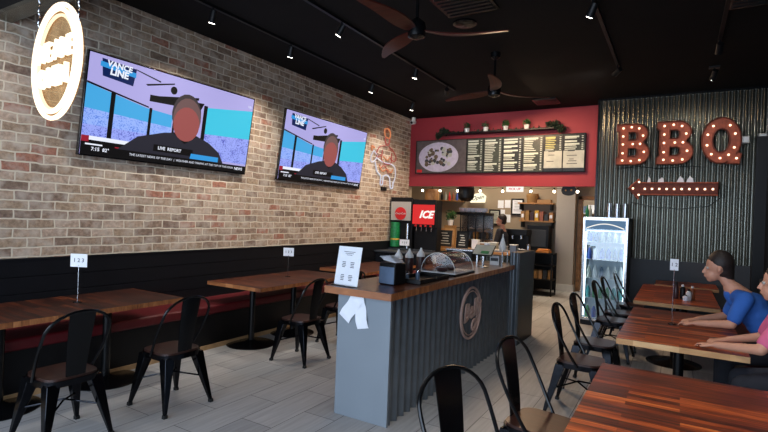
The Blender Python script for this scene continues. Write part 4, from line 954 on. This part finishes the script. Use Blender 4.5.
marquee('marquee_letter', 'middle rusty orange marquee letter B with lit bulbs', Bo, Bh, Bb, (.50, .68), (-.345, ym, 2.615), GL)
Qo = arc(.5, .52, .5, .5, -38, 292, 30) + [(.62, .02), (.98, .0), (1.02, .22), (.93, .26)]
Qh = [arc(.5, .52, .22, .26, 360, 12, 24)]
Qb = [(.5 + .37 * math.cos(math.radians(a)), .52 + .39 * math.sin(math.radians(a))) for a in (20, 55, 125, 160, 195, 230, 268, 335)] + [(.9, .12), (.7, .2)]
marquee('marquee_letter', 'rusty orange marquee letter Q with lit bulbs', Qo, Qh, Qb, (.50, .70), (.265, ym, 2.60), GL)
Ao = [(0, .5), (.13, 1), (.13, .80), (1, .80), (1, .22), (.13, .22), (.13, .0)]
marquee('marquee_arrow', 'rusty marquee arrow pointing left below the letters', Ao, [], [(.06, .52), (.13, .84), (.13, .2)] + [(.2 + .083 * k, .5) for k in range(10)], (1.24, .33), (-.74, ym, 2.05), None, 'marquee arrow', .09, ('rust_dark', 'rust'))
for k, (x, w) in enumerate(((-.44, .05), (-.27, .09), (.0, .1), (.13, .1))):
    q = MB().prism([(-w / 2, 0), (w / 2, 0), (w * .4, .06), (w * .1, .08), (0, .1 if k != 1 else .06), (-w * .3, .05)], .02, 'paper', frame((0, 0, 0), (1, 0, 0), (0, 0, 1)))
    tag(q.build('paper_cutout', loc=(x, ym, 2.325)), ['narrow white cutout above the arrow, nearest its head', 'low wide white cutout, second above the arrow', 'white cutout, third above the arrow', 'white cutout above the arrow nearest the Q'][k], 'cutout', 'white cutouts above the arrow')
mb = MB()
mb.tube([(-.9, CY - .03, 2.56), (-.6, CY - .03, 2.60), (-.3, CY - .03, 2.55), (.1, CY - .03, 2.59), (.3, CY - .03, 2.57)], .006, 'black', 6)
mb.tube([(-.7, CY - .03, 2.0), (-.4, CY - .03, 1.93), (0, CY - .03, 1.9), (.4, CY - .03, 1.96), (.55, CY - .03, 2.1), (.52, CY - .03, 2.35)], .006, 'black', 6)
tag(mb.build('power_cord'), 'thin dark power cord looping behind the marquee letters and arrow', 'cord')
for x, z, lab in ((.82, 2.97, 'square grey wall box right of the letter Q'), (1.03, 3.0, 'grey wall box at the right edge of the corrugated wall')):
    t = thing('electrical_box', lab, 'electrical box', (x, CY - .05, z), 0, 'grey wall boxes'); MB().bb(-.055, .055, -.035, .035, -.055, .055, 'column_paint').build('box', t, bevel=.006)
    MB().bb(-.04, .04, -.042, -.035, -.04, .04, 'white').build('cover', t)
tag(MB().cyl((.87, CY - .04, 2.985), (.98, CY - .04, 2.99), .009, 'galv', 8).build('conduit'), 'short metal conduit joining the two grey wall boxes', 'conduit')

# ------------------------------------------------------------------ ceiling things
def spot_head(track, p, aim, energy, lit=True, size=.9):
    p = Vector(p); a = (Vector(aim) - p).normalized()
    h = MB().cyl(p, p - Vector((0, 0, .05)), .012, 'black', 8).build('lamp_stem', track)
    c = p - Vector((0, 0, .085))
    hb = MB().cyl(c - a * .06, c + a * .07, .034, 'black', 16, .038).build('lamp_head', track)
    MB().cyl(c + a * .068, c + a * .074, .031, 'lens', 16).build('lens', hb)
    if energy:
        l = bpy.data.lights.new('track_spot', 'SPOT'); l.energy = energy; l.color = (1, .92, .83); l.spot_size = size * 2; l.spot_blend = 1; l.shadow_soft_size = .04
        lo = bpy.data.objects.new('track_spot', l); COL.objects.link(lo); lo.location = c + a * .09; lo.rotation_euler = a.to_track_quat('-Z', 'Y').to_euler()
def track(label, x, y0, y1, heads, zt=ZC):
    t = thing('track_light', label, 'track light', (0, 0, 0), 0, 'black ceiling tracks')
    MB().bb(x - .018, x + .018, y0, y1, zt - .03, zt, 'black').build('rail', t)
    for y, aim, e in heads: spot_head(t, (x, y, zt - .03), aim, e)
E1 = 135
track('leftmost black ceiling track, running closest to the brick wall', -4.3, .9, 8.15,
      [(1.3, (-5.15, 1.6, 1.6), 75), (3.5, (-5.15, 3.7, 1.5), E1), (4.72, (-5.15, 5.1, 1.4), E1), (6.65, (-5.15, 6.8, 1.5), E1), (8.05, (-5.15, 8.4, 1.6), E1)])
track('second black ceiling track from the brick wall', -3.28, 3.0, 7.6, [(4.4, (-5.15, 4.2, .9), 60), (6.2, (-4.2, 6.5, 0), 40), (7.3, (-4.2, 9.6, 2.8), 50)])
track('black ceiling track right of the fans, ending near the menu board corner', -.77, 1.2, 7.3, [(2.0, (.1, 2.5, .75), 150), (5.0, (-2.4, 6.5, .6), 40), (7.2, (-3.0, 9.6, 2.6), 40)])  # nearest head is added out of view to light the near table
track('rightmost black ceiling track above the seated people', .33, 1.2, 6.75, [(2.3, (0, 3.2, .4), 40), (4.6, (.1, 4.0, .7), 35), (6.68, (.2, 9.2, 1.6), 40)])
t = thing('track_light', 'single black spotlight on a stub over the letters', 'track light', (0, 0, 0), 0, 'black ceiling tracks')
MB().bb(.28, .4, 7.8, 7.9, ZC - .02, ZC, 'black').build('canopy', t); spot_head(t, (.34, 7.85, ZC - .02), (-.1, 9.2, 2.2), 18)

def make_fan(label, loc, rz, hub=3.25):
    t = thing('ceiling_fan', label, 'ceiling fan', loc, rz, 'wooden three-blade ceiling fans'); d = ZC - loc[2]
    MB().lathe([(.025, -.09), (.06, -.06), (.065, 0)], (0, 0, 0), 'black_metal', 20).build('canopy', t)
    MB().cyl((0, 0, -.06), (0, 0, hub - ZC + .14), .014, 'black_metal', 10).build('rod', t)
    MB().lathe([(.03, -.05), (.075, -.03), (.085, .03), (.075, .09), (.03, .13)], (0, 0, hub - ZC), 'black_metal', 24).build('motor', t)
    for k in range(3):
        a = 2 * PI * k / 3; vs = []; fs = []; n = 14; R = Matrix.Rotation(a, 4, 'Z')
        for i in range(n + 1):
            u = i / n; x = .06 + .74 * u; w = (.032 + .038 * math.sin(PI * min(1, u * 1.15) ** .8)) * (1 if u < .9 else (1 - (u - .9) * 6)); sw = .05 * math.sin(PI * u); z = .02 - .03 * math.sin(PI * u) * (1 - u) - .01 * u
            for s_, tz in ((-1, 0), (1, 0), (1, .01), (-1, .01)): vs.append(R @ Vector((x, sw + s_ * w, hub - ZC + z + tz + s_ * w * .22)))
        for i in range(n):
            for j in range(4): fs.append((4 * i + j, 4 * i + (j + 1) % 4, 4 * i + 4 + (j + 1) % 4, 4 * i + 4 + j))
        fs += [(0, 1, 2, 3), tuple(4 * n + j for j in range(4))]
        MB().add(vs, fs, 'fan_wood').build('blade', t)
    return t
f1 = make_fan('farther wooden ceiling fan, hanging before the menu board', (-2.1, 6.15, ZC), -1.45 + 2 * PI / 3 * .06)
dup(f1, (-2.06, 3.88, ZC), .40, 'nearer reddish wooden ceiling fan at the top of the photo', 'wooden three-blade ceiling fans')
def vent(name, label, x, y, w, l, n):
    t = thing(name, label, 'ceiling vent', (x, y, ZC), 0); MB().bb(-w / 2, w / 2, -l / 2, l / 2, -.02, 0, 'black_metal').build('frame', t)
    for k in range(n): MB().box((0, -l / 2 + l * (k + .5) / n, -.026), (w * .88, l / n * .45, .012), 'black_metal').build('louvre', t)
vent('ceiling_vent', 'small grey ceiling vent near the top of the red wall', -2.09, 8.95, .42, .42, 6)
vent('ceiling_vent', 'square ceiling vent at the top edge beyond the nearer fan', -1.9, 4.55, .55, .55, 7)
vent('ceiling_vent', 'slatted air vent at the upper right corner of the ceiling', .68, 5.55, .7, .5, 6)
tag(MB().lathe([(.1, -.03), (.13, -.015), (.13, 0)], (0, 0, 0), 'black_metal', 24).build('ceiling_speaker', loc=(-2.09, 5.06, ZC)), 'round black ceiling speaker between the two fans', 'speaker')
tag(MB().tube([(.55, 5.1, ZC - .06), (1.08, 5.0, ZC - .06)], .035, 'galv', 12).tube([(.75, 5.07, ZC - .06), (.75, 5.07, ZC)], .006, 'black', 6).build('ceiling_pipe'), 'short silver pipe under the ceiling at the upper right corner', 'pipe')

# ------------------------------------------------------------------ people
def caps(mb, chain, m, n=12):
    """smooth blobs along joints: [(point, radius), ...]"""
    for (p0, r0), (p1, r1) in zip(chain, chain[1:]):
        a, b_ = Vector(p0), Vector(p1); k = max(2, int((b_ - a).length / (min(r0, r1) * .45)))
        for i in range(k + 1):
            u = i / k; mb.ball(a.lerp(b_, u), r0 + (r1 - r0) * u, m, n)
def remesh(o, v=.008, it=6):
    r = o.modifiers.new('remesh', 'REMESH'); r.mode = 'VOXEL'; r.voxel_size = v; r.use_smooth_shade = True
    s = o.modifiers.new('smooth', 'SMOOTH'); s.iterations = it; s.factor = .5
def hand(mb, w, d, side, m):
    """w wrist, d unit direction of the palm; a palm, four unequal bent fingers and a thumb"""
    w = Vector(w); d = Vector(d).normalized(); lat = d.cross(Vector((0, 0, 1))).normalized() * side; upv = lat.cross(d).normalized()
    if upv.z < 0: upv = -upv
    for s_ in (-.026, -.009, .009, .026): caps(mb, [(w + lat * s_ * .6, .016), (w + d * .075 + lat * s_, .0125)], m, 8)
    for s_, L in ((-.03, .055), (-.01, .07), (.01, .075), (.03, .066)):
        a = w + d * .078 + lat * s_; b_ = a + d * L * .5 + lat * s_ * .15 + upv * .004; c = b_ + d * L * .38 - upv * L * .3
        caps(mb, [(a, .0095), (b_, .0088), (c, .0075)], m, 8)
    a = w + d * .02 + lat * .026; caps(mb, [(a, .013), (a + d * .03 + lat * .024 - upv * .006, .0105), (a + d * .062 + lat * .03 - upv * .012, .009)], m, 8)
def person(label, J, shirt, face_dir, seated=True, loc=(0, 0, 0)):
    t = thing('person', label, 'person', loc); g = {k: Vector(v) for k, v in J.items() if k != 'long'}
    f = Vector(face_dir).normalized(); sd = f.cross(Vector((0, 0, 1))).normalized()
    hd = g['head']
    b = MB(); m = 'skin'
    b.ball(hd + Vector((0, 0, .025)) - f * .012, .092, m, 20, (1, 1, 1.12)); b.ball(hd + f * .03 - Vector((0, 0, .05)), .06, m, 16); b.ball(hd + f * .05 - Vector((0, 0, .085)), .028, m, 12)
    caps(b, [(hd + f * .088 + Vector((0, 0, .02)), .008), (hd + f * .106 - Vector((0, 0, .018)), .012)], m, 8)
    caps(b, [(hd + f * .088 - Vector((0, 0, .052)) - sd * .018, .008), (hd + f * .092 - Vector((0, 0, .052)) + sd * .018, .008)], m, 8)
    for s_ in (-1, 1):
        b.ball(hd + sd * s_ * .09 - f * .005 + Vector((0, 0, -.005)), .022, m, 10, (.8, .8, 1.3))
    caps(b, [(hd - f * .03 - Vector((0, 0, .04)), .05), (g['neck'], .052)], m)
    caps(b, [(g['neck'], .07), (g['chest'], .115), (g['belly'], .11), (g['hip'], .125)], m)
    for k in ('l', 'r'):
        caps(b, [(g['neck'] - Vector((0, 0, .03)), .05), (g['sh' + k], .055), (g['el' + k], .038), (g['wr' + k], .025)], m)
        hand(b, g['wr' + k], g['wr' + k] - g['el' + k], 1 if k == 'l' else -1, m)
        caps(b, [(g['hip'].lerp(g['kn' + k], .15), .085), (g['kn' + k], .058), (g['an' + k], .038)], m); caps(b, [(g['an' + k], .036), (g['an' + k] + f * .15 - Vector((0, 0, .03)), .03)], m)
    o = b.build('body', t); remesh(o, .0075)
    s = MB(); caps(s, [(g['neck'] - Vector((0, 0, .045)), .07), (g['chest'], .133), (g['belly'], .128), (g['hip'] + Vector((0, 0, .04)), .138)], shirt)
    for k in ('l', 'r'):
        e = .45 if seated else .6
        caps(s, [(g['neck'].lerp(g['sh' + k], .55) - Vector((0, 0, .02)), .066), (g['sh' + k], .072), (g['sh' + k].lerp(g['el' + k], e * 1.7 if e * 1.7 < 1 else 1), .058)], shirt)
    o = s.build('shirt', t); remesh(o, .012)
    s = MB(); caps(s, [(g['hip'] + Vector((0, 0, .02)), .14), (g['hip'] - Vector((0, 0, .03)), .13)], 'dark_cloth')
    for k in ('l', 'r'): caps(s, [(g['hip'].lerp(g['kn' + k], .15), .1), (g['kn' + k], .073), (g['an' + k] + Vector((0, 0, .03)), .056)], 'dark_cloth')
    o = s.build('trousers', t); remesh(o, .012)
    for k in ('l', 'r'):
        s = MB(); caps(s, [(g['an' + k] - f * .02 - Vector((0, 0, .02)), .042), (g['an' + k] + f * .16 - Vector((0, 0, .036)), .036)], 'black'); o = s.build('shoe', t); remesh(o, .01)
    h = MB(); h.ball(hd - f * .03 + Vector((0, 0, .045)), .102, 'hair', 18, (1, 1, 1.08)); h.ball(hd - f * .05 - Vector((0, 0, .02)), .082, 'hair', 16)
    if J.get('long'): caps(h, [(hd - f * .065, .07), (hd - f * .085 - Vector((0, 0, .14)), .05)], 'hair')
    o = h.build('hair', t); remesh(o, .009)
    for s_ in (-1, 1):
        e = MB().ball(hd + f * .076 + sd * s_ * .033 + Vector((0, 0, .018)), .0115, 'column_paint', 10).build('eye', t); MB().ball(hd + f * .0848 + sd * s_ * .033 + Vector((0, 0, .018)), .006, 'black', 8).build('iris', e)
    return t
person('dark-haired person in a blue top leaning over the table with the tall number stand', dict(head=(.30, 5.2, 1.27), neck=(.42, 5.2, 1.10), chest=(.55, 5.2, .96), belly=(.68, 5.2, .77), hip=(.76, 5.2, .60), long=1,
       shl=(.49, 5.37, 1.04), ell=(.40, 5.43, .83), wrl=(.18, 5.30, .79), shr=(.49, 5.03, 1.04), elr=(.40, 4.96, .83), wrr=(.16, 5.06, .79),
       knl=(.38, 5.3, .54), anl=(.36, 5.3, .09), knr=(.38, 5.08, .54), anr=(.36, 5.08, .09)), 'blue_cloth', (-1, -.12, -.25))
person('person in a pink top at the right edge with a forearm on the table', dict(head=(.60, 4.32, 1.25), neck=(.66, 4.32, 1.09), chest=(.72, 4.32, .95), belly=(.77, 4.32, .77), hip=(.80, 4.32, .60), long=1,
       shl=(.66, 4.49, 1.03), ell=(.56, 4.56, .83), wrl=(.35, 4.5, .79), shr=(.64, 4.15, 1.02), elr=(.49, 4.06, .83), wrr=(.26, 4.22, .79),
       knl=(.42, 4.42, .54), anl=(.40, 4.42, .09), knr=(.42, 4.2, .54), anr=(.40, 4.2, .09)), 'pink_cloth', (-1, .1, -.2))
person('dark-haired kitchen worker in black seen behind the cashier counter', dict(head=(-3.40, 10.75, 1.60), neck=(-3.36, 10.75, 1.42), chest=(-3.35, 10.75, 1.25), belly=(-3.35, 10.75, 1.05), hip=(-3.35, 10.75, .92),
       shl=(-3.37, 10.93, 1.36), ell=(-3.42, 10.98, 1.10), wrl=(-3.58, 10.85, .99 + .04), shr=(-3.37, 10.57, 1.36), elr=(-3.42, 10.50, 1.10), wrr=(-3.56, 10.52, 1.08),
       knl=(-3.36, 10.85, .5), anl=(-3.34, 10.85, .09), knr=(-3.36, 10.66, .5), anr=(-3.34, 10.66, .09)), 'dark_cloth', (-1, -.35, -.15), False)

# ------------------------------------------------------------------ light
w = bpy.data.worlds.new('world'); sc.world = w; w.use_nodes = True
bg = w.node_tree.nodes['Background']; bg.inputs['Color'].default_value = (.66, .80, 1., 1); bg.inputs['Strength'].default_value = 7.0
def area(loc, size, aim, e, col, sy=None, portal=False):
    l = bpy.data.lights.new('unseen_light', 'AREA'); l.energy = e; l.color = col; l.shape = 'RECTANGLE'; l.size = size; l.size_y = sy or size
    if portal: l.cycles.is_portal = True
    o = bpy.data.objects.new('unseen_light', l); COL.objects.link(o); o.location = loc; o.rotation_euler = (Vector(aim) - Vector(loc)).to_track_quat('-Z', 'Y').to_euler()
area((-2.05, YF - .02, 1.72), 6.1, (-2.05, 5, 1.72), 1, (1, 1, 1), 2.75, True)
area((-3.6, 11.0, 3.6), 1.2, (-3.6, 11.2, 0), 90, (1, .86, .66))  # kitchen lamp assumed above the header, out of view
area((-1.9, 13.6, 3.6), .6, (-1.9, 13.6, 0), 70, (1, .95, .88))
area((-2.6, 8.3, 3.7), .6, (-2.0, 8.3, 0), 95, (1, .68, .42))  # added warm lamp without a fixture, tints the floor toward the kitchen

vs_ = sc.view_settings; vs_.view_transform = 'Standard'; vs_.look = 'None'; vs_.gamma = 1; vs_.exposure = 0; vs_.use_curve_mapping = False
